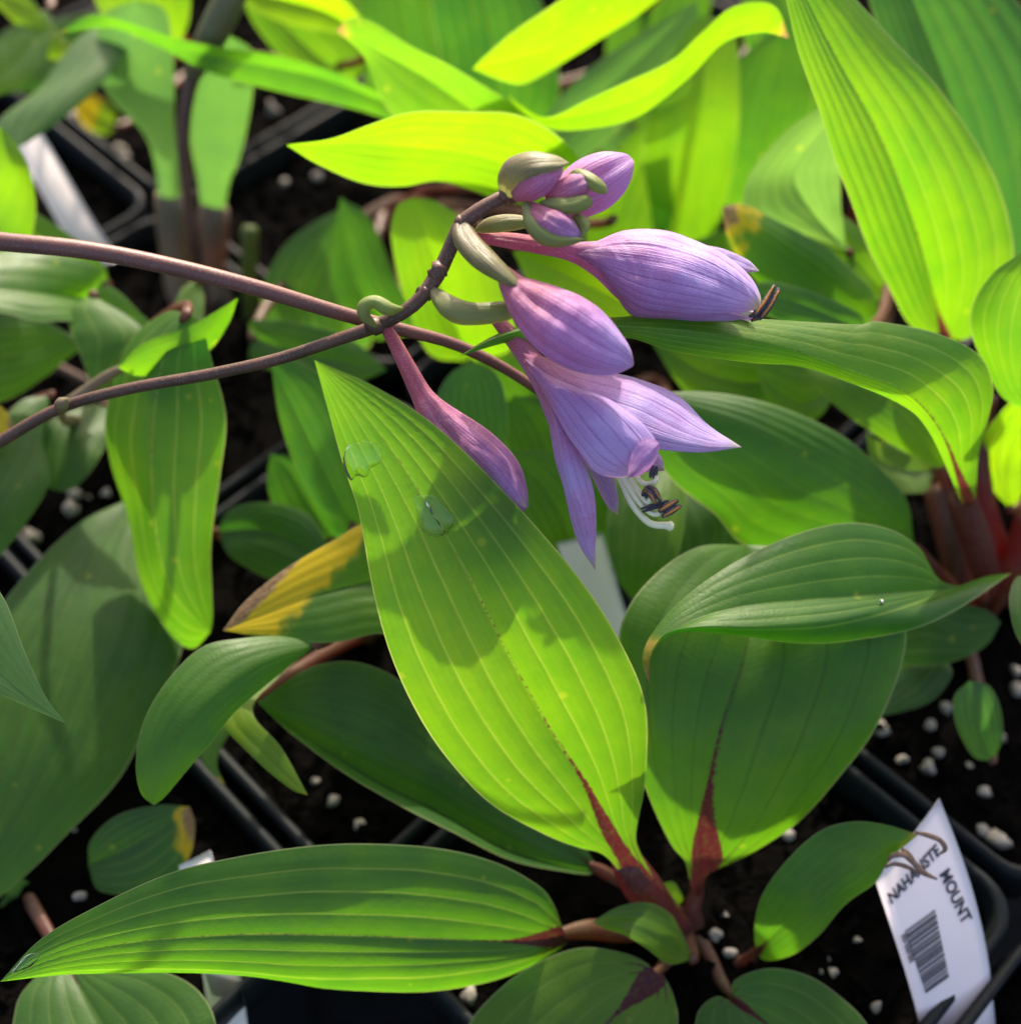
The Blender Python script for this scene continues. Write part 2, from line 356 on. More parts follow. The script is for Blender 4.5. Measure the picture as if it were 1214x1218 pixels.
def blob(rng, r):
    import itertools
    bm = []
    t = (1 + 5 ** .5) / 2
    v = np.array([(-1, t, 0), (1, t, 0), (-1, -t, 0), (1, -t, 0), (0, -1, t), (0, 1, t), (0, -1, -t), (0, 1, -t), (t, 0, -1), (t, 0, 1), (-t, 0, -1), (-t, 0, 1)])
    f = [(0, 11, 5), (0, 5, 1), (0, 1, 7), (0, 7, 10), (0, 10, 11), (1, 5, 9), (5, 11, 4), (11, 10, 2), (10, 7, 6), (7, 1, 8), (3, 9, 4), (3, 4, 2), (3, 2, 6), (3, 6, 8), (3, 8, 9), (4, 9, 5), (2, 4, 11), (6, 2, 10), (8, 6, 7), (9, 8, 1)]
    vv = [tuple(x) for x in v]; cache = {}; ff = []
    def midp(a, b):
        k = (min(a, b), max(a, b))
        if k not in cache: vv.append(tuple((np.array(vv[a]) + vv[b]) / 2)); cache[k] = len(vv) - 1
        return cache[k]
    for a, b_, c in f:
        x, y, z = midp(a, b_), midp(b_, c), midp(c, a); ff += [(a, x, z), (b_, y, x), (c, z, y), (x, y, z)]
    v = unit(np.array(vv)); d = rng.normal(0, 1, (5, 3))
    v = v * (1 + .27 * np.sin(v @ d.T * 2.5 + rng.uniform(0, 6, 5)).sum(1) / 2)[:, None]
    return v * r * rng.uniform(.75, 1.25, 3), ff
rng = np.random.default_rng(5)
PERL_ME = []
for k in range(7):
    v, f = blob(rng, 1.); me = bpy.data.meshes.new('perlite_grain'); me.from_pydata(v.tolist(), [], f); me.materials.append(M_PERL)
    me.polygons.foreach_set('use_smooth', np.ones(len(me.polygons), bool)); PERL_ME.append(me)
def soil_at(x, y):
    k = P(x, y, 1.) - CAM; s = (SOIL_Z - HC) / k[2]; return CAM + k * s
CROWN = {}; POTS = {}
wall_me = rim_me = None
GRAINS = [(1123, 844, 9), (1105, 865, 8), (1115, 898, 10), (1102, 916, 11), (1072, 905, 7), (1168, 945, 9), (1046, 870, 12), (1168, 990, 8), (1184, 1003, 13), (1196, 1006, 8),
          (1205, 1040, 11), (1208, 822, 12), (1207, 800, 8), (850, 1113, 9), (868, 1135, 8), (937, 996, 10), (990, 1158, 7), (427, 985, 12), (398, 955, 9), (558, 1188, 12), (25, 652, 11), (90, 592, 10), (85, 610, 11),
          (128, 590, 9), (95, 1068, 8), (145, 185, 9), (150, 190, 7), (65, 150, 10), (325, 135, 10), (380, 215, 9), (340, 222, 7), (1040, 1200, 8), (860, 1090, 7), (1150, 915, 7), (940, 870, 7), (1190, 880, 8), (1020, 1120, 6)]
def pot_of(x, y):
    c, e = (x + y) * A45, (x - y) * A45
    return round((c - .122) / .145), round((e + .046) / .145)
POT_LABEL = dict(S='black square nursery pot whose rim passes in front of the barcode tag', I='black square nursery pot behind the pale pinkish upright leaf stalks', C='black square nursery pot half hidden beneath the scorched yellow leaf', E='black square nursery pot with bare dark soil behind the two dark flower stalks',
    J='black square nursery pot rim beside the blurred grey-white tag', K='black square nursery pot under the long front leaf and pale pink tag',
    D='black square nursery pot below the arching flower stalk and folded two-tone leaf', B='black square nursery pot beneath the open lilac flower', M='black square nursery pot holding the hosta beside the barcode tag', G='black square nursery pot of perlite-flecked soil behind the barcode tag')
for key, ij in GRID.items():
    x, y = gridxy(*ij); CROWN[key] = np.array([x, y, SOIL_Z])
    p = empty('nursery_pot', (x, y, 0), label=POT_LABEL.get(key, 'black square plastic nursery pot in shade under background hosta leaves'), category='pot', group='black nursery pots set edge to edge')
    p.rotation_euler = (0, 0, math.radians(45)); POTS[ij] = p
    if wall_me is None:
        o1 = mesh_obj('pot_wall', *POTW, M_POT, p); o2 = mesh_obj('rim', *POTR, M_POT, p); wall_me, rim_me = o1.data, o2.data
    else:
        for nm, me in (('pot_wall', wall_me), ('rim', rim_me)):
            o = bpy.data.objects.new(nm, me); COL.objects.link(o); o.parent = p
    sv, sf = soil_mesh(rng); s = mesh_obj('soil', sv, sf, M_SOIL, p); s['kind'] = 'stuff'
    bv, bf = [], []
    for _ in range(260):
        cx, cy = rng.uniform(-.063, .063, 2); L_, W_ = rng.uniform(.0012, .004), rng.uniform(.0005, .0013); an = rng.uniform(0, 6.28); zz = SOIL_Z + rng.uniform(.0006, .003); tl = rng.uniform(-.001, .001)
        c, s_ = math.cos(an), math.sin(an); k = len(bv)
        for dz in (0, W_):
            for a_, b_ in ((-1, -1), (1, -1), (1, 1), (-1, 1)):
                bv.append((cx + a_ * L_ * c - b_ * W_ * s_, cy + a_ * L_ * s_ + b_ * W_ * c, zz + dz + a_ * tl))
        bf += [tuple(k + q for q in f_) for f_ in ((4, 5, 6, 7), (0, 1, 5, 4), (1, 2, 6, 5), (2, 3, 7, 6), (3, 0, 4, 7), (3, 2, 1, 0))]
    o = mesh_obj('bark_chips', bv, bf, M_SOIL, p, smooth=False); o['kind'] = 'stuff'
    # alternate tone
    for _ in range(5):
        r = rng.uniform(.0006, .0013); q = bpy.data.objects.new('perlite_grain', PERL_ME[rng.integers(7)]); COL.objects.link(q); q.parent = p
        q.location = (*rng.uniform(-.06, .06, 2), SOIL_Z + r * .5); q.scale = (r, r, r * .8); q.rotation_euler = rng.uniform(0, 6, 3)
for gx, gy, gr in GRAINS:
    w_ = soil_at(gx, gy); ij = pot_of(w_[0], w_[1])
    if ij not in POTS: continue
    p = POTS[ij]; d = w_ - np.array(p.location); c = A45
    q = bpy.data.objects.new('perlite_grain', PERL_ME[rng.integers(7)]); COL.objects.link(q); q.parent = p
    r = gr * np.linalg.norm(w_ - CAM) / FPX * .8
    q.location = (np.clip(d[0] * c + d[1] * c, -.064, .064), np.clip(-d[0] * c + d[1] * c, -.064, .064), SOIL_Z + r * .7); q.scale = (r, r, r * .85); q.rotation_euler = rng.uniform(0, 6, 3)

# ------------------------------------------------------------------ hosta plants
PL = dict(
    M=('hosta with the broad yellow-green leaf wet with water drops, its stalks maroon', None),
    G=('hosta with dark maroon stalks and the long leaf reaching under the flowers', None),
    D=('hosta whose lilac flower stalk hangs over the broad wet leaf', None),
    C=('hosta with the yellow and brown scorched leaf tip behind the broad wet leaf', None),
    F=('hosta with the tall sunlit upright leaf behind the long leaf', None),
    E=('hosta with glowing yellow-green leaves behind the cluster of buds', None),
    J=('hosta with pale pinkish upright leaf stalks beside the dark flower stalk', None),
    B=('hosta with small dark leaves under the open lilac flower', None),
    H=('hosta with a bright leaf and a curled brown-tipped leaf above the buds', None),
    I=('hosta with the slender leaf arching behind the thick far flower stalk', None),
    N=('hosta with a glowing yellow leaf beside bright red stalks', None),
    O=('hosta with the large dark blue-green leaf behind the tall sunlit leaf', None),
    Q=('hosta with the pale blue-green pointed leaf over the big ribbed leaf', None),
    Y=('hosta with upright yellow-green leaves behind the half-closed flower', None),
    W=('hosta with blurred dark leaves beyond the blurred grey-white tag', None),
    X=('hosta with one blurred leaf above the slender arching leaf', None),
    K=('hosta with a small brown-patched leaf beside the pale pink tag', None))
PLANT = {}
def plant(k):
    if k not in PLANT:
        lab, _ = PL.get(k, ('out-of-focus green hosta among the background pots', None))
        PLANT[k] = empty('hosta_plant', CROWN[k], label=lab, category='plant', group='hostas growing in black pots')
    return PLANT[k]
SEED = [0]; LEAVES = {}
def leaf(key, mid, L, R, d, ld=0., rd=0., R2=None, r2d=.006, L2=None, l2d=.006, tone=.5, nv=4, vein=.5, red=.12, tip=0., tipu=0., pale=0., bulge=.06, corr=.006, wave=.012,
         n=64, m=41, stalk=None, srad=(.0018, .0026), maroon=.8, spale=0., name=None, nostalk=False):
    SEED[0] += 1; rg = np.random.default_rng(SEED[0]); pl = plant(key); org = np.array(pl.location)
    edges, dofs, us = [L], [ld], [-1.]
    if L2: edges, dofs, us = [L2, L], [l2d, ld], [-1., -.72]
    redges, rdofs, rus = [R], [rd], [1.]
    if R2: redges, rdofs, rus = [R, R2], [rd, r2d], [.72, 1.]
    rs, mr = rails_from(mid, d, edges + redges, dofs + rdofs, n)
    rails = rs[:len(edges)] + [mr] + rs[len(edges):]
    v, uv = sheet(rails, us + [0.] + rus, n, m, bulge, corr, nv, wave, rg)
    o = mesh_obj('leaf', v, grid_faces(n, m), M_LEAF, pl, uv=uv, origin=org,
                 props=dict(tone=float(tone), nv=float(nv), vein=float(vein), red=float(red), tip=float(tip), tipu=float(tipu), pale=float(pale)))
    if name: LEAVES[name] = (o, org)
    if nostalk: return o
    base = mr[0]; tan = unit(mr[0] - mr[3]); cr = org + np.array([rg.uniform(-.006, .006), rg.uniform(-.006, .006), 0.])
    if stalk: pts = [mr[min(6, n // 10)] + FWD * .0016, *[P(*q[:3]) + FWD * .0016 for q in stalk]]
    else:
        ln = np.linalg.norm(base - cr); q1 = base + unit(tan + 1.6 * unit(cr - base)) * ln * .2; q2 = cr + np.array([0, 0, 1.]) * ln * .2; tt = np.linspace(0, 1, 7)[1:-1, None]
        pts = [mr[2], base] + list((1 - tt)**3 * base + 3 * (1 - tt)**2 * tt * q1 + 3 * (1 - tt) * tt**2 * q2 + tt**3 * cr)
    pts.append(cr + np.array([0, 0, -.004]))
    rr = np.interp(np.linspace(0, 1, len(pts)), [0, .15, 1], [srad[0] * .4, srad[0], srad[1]])
    if stalk: rr = np.r_[.0005, [q[3] for q in stalk], stalk[-1][3]]
    sv, sf, suv, _ = tube(pts, rr, 12, .7)
    mesh_obj('leaf_stalk', sv, sf, M_STALK, o, uv=suv, origin=org, props=dict(maroon=float(maroon), pale=float(spale)))
    return o

# ---- hosta M (front)
leaf('M', [(764, 1056), (744, 1022), (722, 984), (692, 925), (655, 868), (608, 785), (560, 690), (508, 598), (446, 508), (374, 428)],
     [(746, 1050), (728, 1026), (712, 1014), (690, 1009), (650, 994), (585, 957), (532, 902), (494, 845), (464, 778), (444, 706), (432, 640), (424, 600), (408, 552), (391, 490)],
     [(776, 1044), (762, 1016), (756, 992), (766, 940), (770, 880), (765, 828), (744, 776), (708, 714), (660, 652), (592, 577), (520, 508), (450, 462)],
     [.362, .336, .315, .301, .291, .284], ld=.004, rd=.000, tone=.62, nv=4, vein=.7, red=.42, bulge=.05, corr=.006, wave=.006, n=110, m=73,
     stalk=[(744, 1024, .3565, .0040), (762, 1054, .362, .0056), (782, 1080, .367, .0052), (800, 1104, .372, .0045)], maroon=1., name='main')
leaf('M', [(829, 1068), (833, 1025), (838, 960), (856, 870), (882, 790), (895, 720), (887, 648)],
     [(822, 1055), (814, 1024), (798, 1004), (772, 950), (757, 900), (742, 840), (734, 770), (746, 722), (785, 678), (832, 650)],
     [(835, 1060), (842, 1038), (865, 1028), (900, 1012), (960, 970), (1012, 908), (1048, 848), (1072, 790), (1075, 740), (1040, 690), (960, 655)],
     [.374, .356, .345, .342, .350, .36], ld=-.004, rd=.006, tone=.48, nv=4, vein=-.3, red=.62, corr=.005, n=90, m=61,
     stalk=[(829, 1064, .374, .0022), (824, 1085, .376, .0026), (826, 1110, .379, .003)], maroon=.9)
leaf('M', [(672, 1112), (620, 1120), (520, 1117), (405, 1113), (280, 1112), (150, 1122), (60, 1142), (0, 1168)],
     [(657, 1074), (638, 1052), (590, 1026), (520, 1008), (440, 1003), (360, 1008), (270, 1022), (200, 1040), (120, 1076), (50, 1116)],
     [(655, 1130), (600, 1147), (520, 1157), (440, 1162), (360, 1162), (290, 1156), (180, 1151), (90, 1154)],
     [.362, .340, .326, .318, .312, .306], ld=-.002, rd=.004, tone=.38, nv=4, vein=.65, red=.22, n=100, m=65,
     R2=[(668, 1128), (600, 1162), (520, 1177), (440, 1182), (380, 1178), (335, 1166), (290, 1159), (180, 1154), (90, 1157)], r2d=.016, name='front',
     stalk=[(700, 1108, .366, .003), (745, 1112, .372, .003), (790, 1105, .376, .003)], maroon=.7)
leaf('M', [(784, 1160), (752, 1188), (715, 1225), (660, 1290), (600, 1360)], [(765, 1143), (735, 1132), (690, 1127), (640, 1145), (595, 1176), (556, 1222), (540, 1290)],
     [(790, 1162), (802, 1188), (805, 1225), (780, 1300), (690, 1360)], [.352, .352, .35, .35], ld=.002, rd=-.003, tone=.7, nv=4, vein=.35, red=.40,
     stalk=[(790, 1150, .365, .002), (805, 1130, .37, .0022), (815, 1110, .377, .0025)])
leaf('M', [(824, 1141), (800, 1120), (765, 1102), (735, 1096), (704, 1097)], [(812, 1112), (796, 1086), (770, 1074), (735, 1079)], [(795, 1147), (768, 1128), (742, 1112), (722, 1106)],
     [.366, .354, .350], ld=.004, rd=-.005, tone=.62, nv=3, red=.0, n=40, m=33, bulge=-.12)
leaf('M', [(900, 1133), (950, 1080), (1000, 1035), (1050, 1005), (1092, 993)], [(897, 1108), (905, 1068), (932, 1028), (972, 990), (1012, 978), (1052, 981)],
     [(910, 1143), (940, 1137), (972, 1114), (1002, 1080), (1040, 1050), (1058, 1022)], [.372, .352, .346, .343], ld=.000, rd=.004, tone=.36, nv=4, vein=.15, red=.18, tip=.07,
     stalk=[(885, 1145, .374, .0018), (862, 1150, .376, .002), (840, 1125, .379, .0025)], name='curl')
leaf('M', [(872, 1192), (920, 1225), (980, 1290), (1040, 1360)], [(872, 1168), (910, 1153), (952, 1158), (992, 1180), (1032, 1220), (1060, 1290)], [(850, 1186), (828, 1212), (835, 1280), (930, 1350)],
     [.360, .354, .35], ld=.0, rd=.0, tone=.45, nv=4, vein=.3, red=.30, stalk=[(862, 1175, .368, .0018), (845, 1140, .374, .002), (828, 1115, .378, .0025)])
leaf('M', [(712, 1034), (600, 965), (500, 905), (400, 855), (306, 835)], [(660, 960), (560, 880), (460, 800), (380, 790)], [(690, 1036), (600, 1010), (520, 965), (450, 932), (395, 898), (345, 866)],
     [.374, .362, .356, .362], rd=.002, ld=.004, tone=.22, nv=4, vein=.1, red=.1, R2=[(690, 1040), (600, 1020), (520, 982), (450, 944), (395, 908), (345, 873)], r2d=-.006)
leaf('M', [(808, 1076), (796, 1062), (790, 1050)], [(800, 1080), (786, 1062)], [(812, 1068), (802, 1050)], [.374, .368], tone=.7, n=16, m=13, red=0, nostalk=True)

# ---- hosta C (left centre, hidden crown)
leaf('C', [(378, 766), (300, 792), (235, 845), (195, 910), (183, 958)], [(335, 757), (288, 760), (240, 770), (200, 808), (170, 860), (162, 910), (168, 944)],
     [(332, 802), (282, 846), (252, 882), (226, 912), (197, 947)], [.350, .336, .330, .335], ld=.004, rd=.003, tone=.42, nv=4, vein=.1, red=0)
leaf('C', [(540, 690), (450, 692), (370, 710), (310, 733), (265, 750)], [(500, 762), (450, 754), (400, 764), (350, 763), (305, 757)], [(500, 600), (432, 622), (400, 640), (340, 676), (292, 715)],
     [.368, .355, .350, .352], tone=.5, nv=4, vein=.1, red=0, tip=.44, tipu=.26, rd=.002, ld=-.003)
leaf('C', [(330, 770), (275, 842), (310, 895), (366, 946)], [(300, 800), (262, 850), (300, 900), (345, 938)], [(345, 790), (300, 842), (335, 890)], [.365, .352, .345, .342], tone=.85, nv=2, red=0, tip=.08, n=40, m=17, corr=.004)
leaf('C', [(300, 830), (262, 860), (250, 900), (268, 936)], [(280, 835), (248, 865), (240, 905)], [(300, 845), (275, 870), (258, 905)], [.385, .38, .378], tone=.4, nv=2, red=0, tip=.12, n=36, m=17)
leaf('C', [(258, 632), (310, 630), (350, 645), (392, 672)], [(275, 605), (320, 598), (365, 612), (390, 650)], [(275, 662), (320, 688), (360, 690)], [.425, .415, .412], tone=.12, nv=4, vein=.2, red=0)
leaf('C', [(395, 640), (360, 585), (345, 560), (322, 540)], [(360, 640), (330, 610), (318, 575)], [(420, 640), (400, 580), (360, 545)], [.43, .425, .42], tone=.1, nv=3, red=0)
leaf('C', [(420, 625), (385, 560), (345, 480), (322, 430)], [(385, 610), (352, 555), (333, 500)], [(460, 620), (440, 540), (395, 460), (350, 428)], [.405, .395, .39], tone=.18, nv=4, vein=.25, red=0)
# ---- hosta D (left): folded leaf, arching leaf, flower stalk further down
leaf('D', [(222, 372), (200, 410), (186, 470), (180, 560), (190, 660), (212, 715), (250, 752)], [(195, 372), (150, 410), (124, 490), (132, 545), (152, 610), (168, 690), (200, 752), (228, 772)],
     [(240, 385), (252, 430), (269, 495), (262, 565), (251, 650), (253, 728)], [.366, .366, .368, .372, .378, .386], ld=.026, rd=.002, tone=.5, nv=3, vein=.7, red=0, bulge=.05)
leaf('D', [(140, 437), (190, 420), (240, 400), (283, 354)], [(170, 408), (222, 389), (260, 368)], [(165, 447), (210, 440), (250, 416), (272, 384)], [.366, .366, .366, .366], tone=.55, nv=3, vein=.1, red=0, n=40, m=25, ld=-.002, rd=.006,
     stalk=[(130, 444, .373, .0016), (100, 464, .378, .0017), (70, 488, .384, .0018), (90, 500, .42, .002)], maroon=.4, spale=.4)
leaf('D', [(238, 330), (215, 380), (205, 425)], [(215, 345), (200, 390)], [(243, 360), (235, 400)], [.42, .41], tone=.6, nv=2, n=24, m=17, red=0)
leaf('D', [(160, 590), (110, 660), (60, 760), (10, 900), (-60, 1090)], [(145, 597), (98, 620), (48, 662), (0, 722), (-60, 820), (-100, 960)], [(200, 640), (220, 730), (208, 800), (172, 872), (138, 932), (80, 992), (30, 1042), (-20, 1080)],
     [.42, .395, .380, .372, .37], ld=.004, rd=.004, tone=.36, nv=5, vein=.12, red=0, corr=.006)
leaf('D', [(125, 480), (90, 525), (72, 585)], [(90, 485), (55, 505), (44, 535), (52, 575)], [(135, 500), (118, 545), (92, 578)], [.43, .415, .41], tone=.35, nv=3, n=36, m=21, red=0)
leaf('D', [(110, 350), (180, 395), (150, 430), (120, 470)], [(130, 340), (165, 370), (180, 400)], [(80, 370), (95, 420), (110, 460)], [.41, .40, .40], tone=.5, nv=3, n=36, m=21, red=0)
leaf('D', [(110, 355), (50, 350), (-20, 345), (-90, 360)], [(120, 320), (60, 300), (0, 298), (-60, 320)], [(110, 378), (50, 382), (0, 372), (-60, 380)], [.42, .40, .39, .38], tone=.45, nv=3, vein=.3, red=0, ld=.01, rd=-.006)
leaf('D', [(120, 400), (60, 410), (0, 425), (-80, 430)], [(85, 398), (50, 380), (0, 374), (-60, 390)], [(82, 425), (58, 445), (0, 478), (-60, 470)], [.44, .43, .42, .42], tone=.35, nv=4, red=0)
leaf('Q', [(60, 470), (40, 540), (0, 610), (-50, 680)], [(20, 480), (-20, 540), (-60, 620)], [(52, 520), (56, 580), (0, 662), (-30, 690)], [.415, .40, .39, .39], tone=.36, nv=4, vein=.25, red=0)
leaf('Q', [(-120, 640), (-60, 740), (10, 810), (79, 861)], [(-60, 640), (0, 705), (28, 772), (54, 828)], [(-100, 780), (-40, 812), (0, 826), (42, 845)], [.335, .322, .316, .314], tone=.25, pale=.35, nv=4, vein=.2, red=0)
leaf('Q', [(-60, 560), (-30, 510), (-8, 498), (17, 508)], [(-40, 520), (-10, 482), (8, 490)], [(-30, 530), (0, 530), (14, 518)], [.40, .39], tone=1., tip=.6, nv=2, n=24, m=17, red=0)
# ---- hosta K (lower left corner)
leaf('K', [(75, 1140), (110, 1200), (160, 1290), (210, 1380)], [(40, 1165), (18, 1200), (20, 1270), (90, 1360)], [(120, 1150), (190, 1155), (235, 1178), (258, 1225), (260, 1310)], [.365, .348, .335, .33], tone=.33, nv=4, vein=.3, red=.20)
leaf('K', [(105, 1030), (150, 1010), (190, 985), (226, 960)], [(108, 1000), (140, 970), (190, 958)], [(120, 1060), (180, 1060), (222, 1025), (232, 985)], [.384, .378, .376], tone=.12, nv=4, red=0, tip=.22, tipu=.12, nostalk=True)
leaf('K', [(60, 1080), (20, 1070), (-40, 1040)], [(50, 1060), (10, 1040)], [(50, 1095), (10, 1090)], [.39, .38], tone=.4, n=24, m=17, red=0, nostalk=True)
# ---- hosta G (right)
leaf('G', [(1152, 612), (1138, 566), (1124, 525), (1104, 492), (1070, 462), (1010, 440), (930, 412), (840, 396), (740, 388), (640, 390), (590, 402), (545, 424)],
     [(1160, 590), (1164, 540), (1176, 492), (1180, 460), (1164, 422), (1112, 396), (1042, 382), (1022, 386), (950, 382), (870, 376), (790, 373), (735, 377), (670, 380), (620, 388), (585, 400)],
     [(1140, 590), (1122, 548), (1105, 514), (1085, 490), (1050, 471), (1000, 452), (950, 436), (890, 431), (800, 417), (740, 400), (660, 399), (600, 408)],
     [.395, .352, .332, .324, .317, .311, .307, .303, .302, .302], ld=.010, rd=.003, tone=.60, nv=4, vein=.75, red=.40, n=120, m=49, corr=.006, wave=.012,
     stalk=[(1143, 585, .388, .0040), (1153, 615, .395, .0052), (1168, 660, .405, .005), (1172, 700, .42, .0045)], maroon=.9)
leaf('G', [(1165, 702), (1110, 702), (1040, 708), (960, 714), (880, 722), (815, 742), (776, 775), (772, 816)],
     [(1118, 690), (1096, 655), (1060, 631), (1010, 622), (950, 634), (880, 665), (820, 706), (781, 746), (764, 780)],
     [(1150, 696), (1093, 713), (1040, 728), (977, 741), (900, 747), (830, 746), (790, 755), (772, 785)],
     [.375, .355, .342, .335, .330, .326, .324, .324], ld=.006, rd=-.006, tone=.34, nv=4, vein=.55, red=.04, tip=.09, n=100, m=61, corr=.006,
     R2=[(1202, 683), (1120, 735), (1048, 757), (950, 764), (880, 757), (815, 750), (785, 760), (770, 785)], r2d=.004, name='fold')
leaf('G', [(1092, 655), (1040, 600), (970, 555), (880, 505), (765, 468)], [(1086, 640), (1078, 594), (1042, 552), (990, 512), (922, 482), (850, 466)], [(1040, 660), (960, 660), (885, 648), (850, 612), (800, 572), (775, 530)],
     [.400, .378, .368, .365, .368], tone=.27, nv=4, vein=.15, red=0, ld=.004, rd=.006, corr=.006)
leaf('G', [(1110, 770), (1090, 800), (1030, 856)], [(1128, 790), (1130, 808), (1100, 838)], [(1085, 775), (1050, 800), (1030, 835)], [.415, .405, .398], tone=.3, nv=3, n=36, m=21, red=0)
leaf('G', [(1180, 905), (1166, 870), (1160, 840), (1152, 810)], [(1192, 880), (1190, 845), (1176, 816)], [(1158, 900), (1138, 865), (1134, 830)], [.40, .385, .38], tone=.10, pale=.15, nv=3, n=36, m=21, red=0)
leaf('G', [(1030, 770), (1090, 735), (1150, 760), (1190, 740)], [(1060, 720), (1120, 715), (1170, 725)], [(1060, 790), (1120, 790), (1170, 770)], [.41, .40, .40], tone=.3, nv=3, red=0, n=40, m=25)
leaf('G', [(1225, 680), (1225, 720), (1250, 800)], [(1206, 690), (1200, 720), (1213, 764)], [(1245, 690), (1270, 730)], [.36, .345, .34], tone=.4, nv=3, n=36, m=21, red=0)
leaf('N', [(1230, 490), (1215, 430), (1230, 340), (1260, 250)], [(1190, 470), (1158, 405), (1156, 365), (1180, 325), (1218, 296)], [(1260, 470), (1290, 400), (1290, 300)], [.375, .36, .35, .34], ld=.006, tone=.55, nv=4, vein=.6, red=0)
leaf('N', [(1202, 606), (1198, 570), (1206, 530), (1260, 430)], [(1180, 582), (1158, 548), (1172, 512), (1215, 465)], [(1215, 590), (1235, 550), (1260, 500)], [.425, .41, .385, .36], tone=.85, nv=3, vein=.2, red=0, corr=.03)
for a in ([(1176, 470, .40, .0030), (1163, 520, .405, .0036), (1168, 590, .415, .0040), (1188, 660, .43, .0042)], [(1222, 610, .41, .004), (1212, 650, .42, .0042), (1200, 690, .43, .0045)]):
    v, f, uv, _ = tube([P(*q[:3]) for q in a] + [CROWN['G'] + [.02, .01, 0]], [q[3] for q in a] + [.004], 12, .8)
    mesh_obj('leaf_stalk', v, f, M_STALK, plant('G'), uv=uv, origin=CROWN['G'], props=dict(maroon=.95, pale=0.))
leaf('G', [(1112, 560), (1075, 560), (1045, 545), (1030, 512)], [(1115, 545), (1090, 528), (1065, 522), (1045, 525)], [(1100, 585), (1060, 585), (1036, 560)], [.425, .415, .40], ld=.004, rd=-.004, tone=.85, pale=.3, nv=3, red=0, n=40, m=25, wave=.05)
leaf('G', [(1120, 560), (1080, 500), (1020, 460), (950, 430)], [(1130, 520), (1080, 455), (1000, 430)], [(1090, 545), (1030, 510), (980, 470)], [.415, .40, .395, .40], tone=.62, nv=4, red=0)
v, f, uv, _ = tube([P(1112, 580, .42), P(1128, 640, .428), P(1142, 700, .44), CROWN['G']], [.0042, .0046, .0048, .004], 12, .8)
mesh_obj('leaf_stalk', v, f, M_STALK, plant('G'), uv=uv, origin=CROWN['G'], props=dict(maroon=.75, pale=.1))
# ---- hosta F (behind right): tall sunlit leaf and its neighbours
leaf('F', [(1122, 402), (1105, 330), (1078, 240), (1040, 150), (990, 60), (925, -70)], [(1088, 392), (1062, 352), (1030, 290), (1000, 212), (974, 132), (950, 60), (935, 0), (925, -40)],
     [(1152, 402), (1182, 370), (1204, 312), (1196, 250), (1166, 180), (1122, 112), (1076, 60), (1020, 0), (960, -60)], [.415, .392, .374, .358, .345, .335], ld=-.004, rd=.008, tone=.62, nv=5, vein=.45, red=.14, corr=.006, n=90, m=61)
leaf('O', [(1180, 400), (1170, 260), (1130, 120), (1060, -60)], [(1130, 380), (1090, 260), (1070, 120), (1030, -20)], [(1260, 380), (1290, 220), (1250, 60), (1130, -80)], [.47, .455, .445, .44], tone=.02, pale=.10, nv=5, vein=.25, red=0, corr=.012, ld=0, rd=-.012)
leaf('F', [(1010, 300), (965, 250), (945, 200), (1000, 130)], [(960, 280), (890, 262), (888, 215), (925, 165), (975, 128)], [(1005, 285), (1000, 240), (1000, 190)], [.43, .42, .41, .40], tone=.5, pale=.45, nv=4, vein=-.3, red=0, ld=-.004)
leaf('F', [(1045, 402), (985, 350), (920, 300), (858, 246)], [(1040, 350), (990, 300), (930, 265), (885, 243)], [(1010, 405), (950, 380), (900, 335), (868, 290)], [.425, .41, .40, .395], tone=.45, nv=4, vein=.1, red=0, tip=.20, ld=.004)
leaf('F', [(1030, 395), (970, 368), (920, 352), (880, 350)], [(1020, 372), (960, 345), (910, 335)], [(1000, 398), (940, 385), (900, 370)], [.395, .388, .385], tone=.28, nv=3, red=0, n=40, m=25)
leaf('F', [(1060, 360), (1010, 300), (960, 255), (935, 250)], [(1050, 300), (1000, 255), (960, 248)], [(1020, 350), (970, 310), (940, 280)], [.44, .43, .43], tone=.5, nv=3, red=0, n=40, m=25)
leaf('F', [(960, 420), (900, 455), (830, 440), (770, 400)], [(940, 400), (880, 395), (810, 385)], [(950, 460), (890, 490), (820, 470)], [.43, .42, .42], tone=.55, nv=3, red=0)
leaf('F', [(1000, 450), (960, 480), (930, 470), (900, 440)], [(985, 430), (950, 430), (920, 425)], [(980, 490), (950, 505), (915, 480)], [.42, .41, .41], tone=.5, nv=3, red=0, n=40, m=25)
leaf('Y', [(830, 300), (835, 220), (845, 120), (860, 20)], [(790, 290), (765, 200), (775, 120), (820, 30)], [(850, 280), (872, 200), (880, 120), (875, 40)], [.50, .48, .465, .46], tone=.66, nv=4, vein=.2, red=0)
leaf('Y', [(895, 280), (900, 200), (915, 120), (940, 20)], [(865, 250), (850, 150), (870, 80)], [(925, 250), (960, 150), (965, 60)], [.52, .50, .49, .485], tone=.28, nv=4, vein=.2, red=.1)
leaf('Y', [(730, 330), (735, 250), (770, 180), (800, 120)], [(700, 300), (700, 240), (740, 170)], [(770, 320), (800, 260), (800, 180)], [.50, .485, .475], tone=.6, nv=4, red=0)
leaf('Y', [(790, 420), (810, 360), (850, 310), (870, 270)], [(770, 390), (775, 330), (820, 290)], [(840, 410), (870, 360), (875, 310)], [.48, .465, .46], tone=.6, nv=4, red=0)
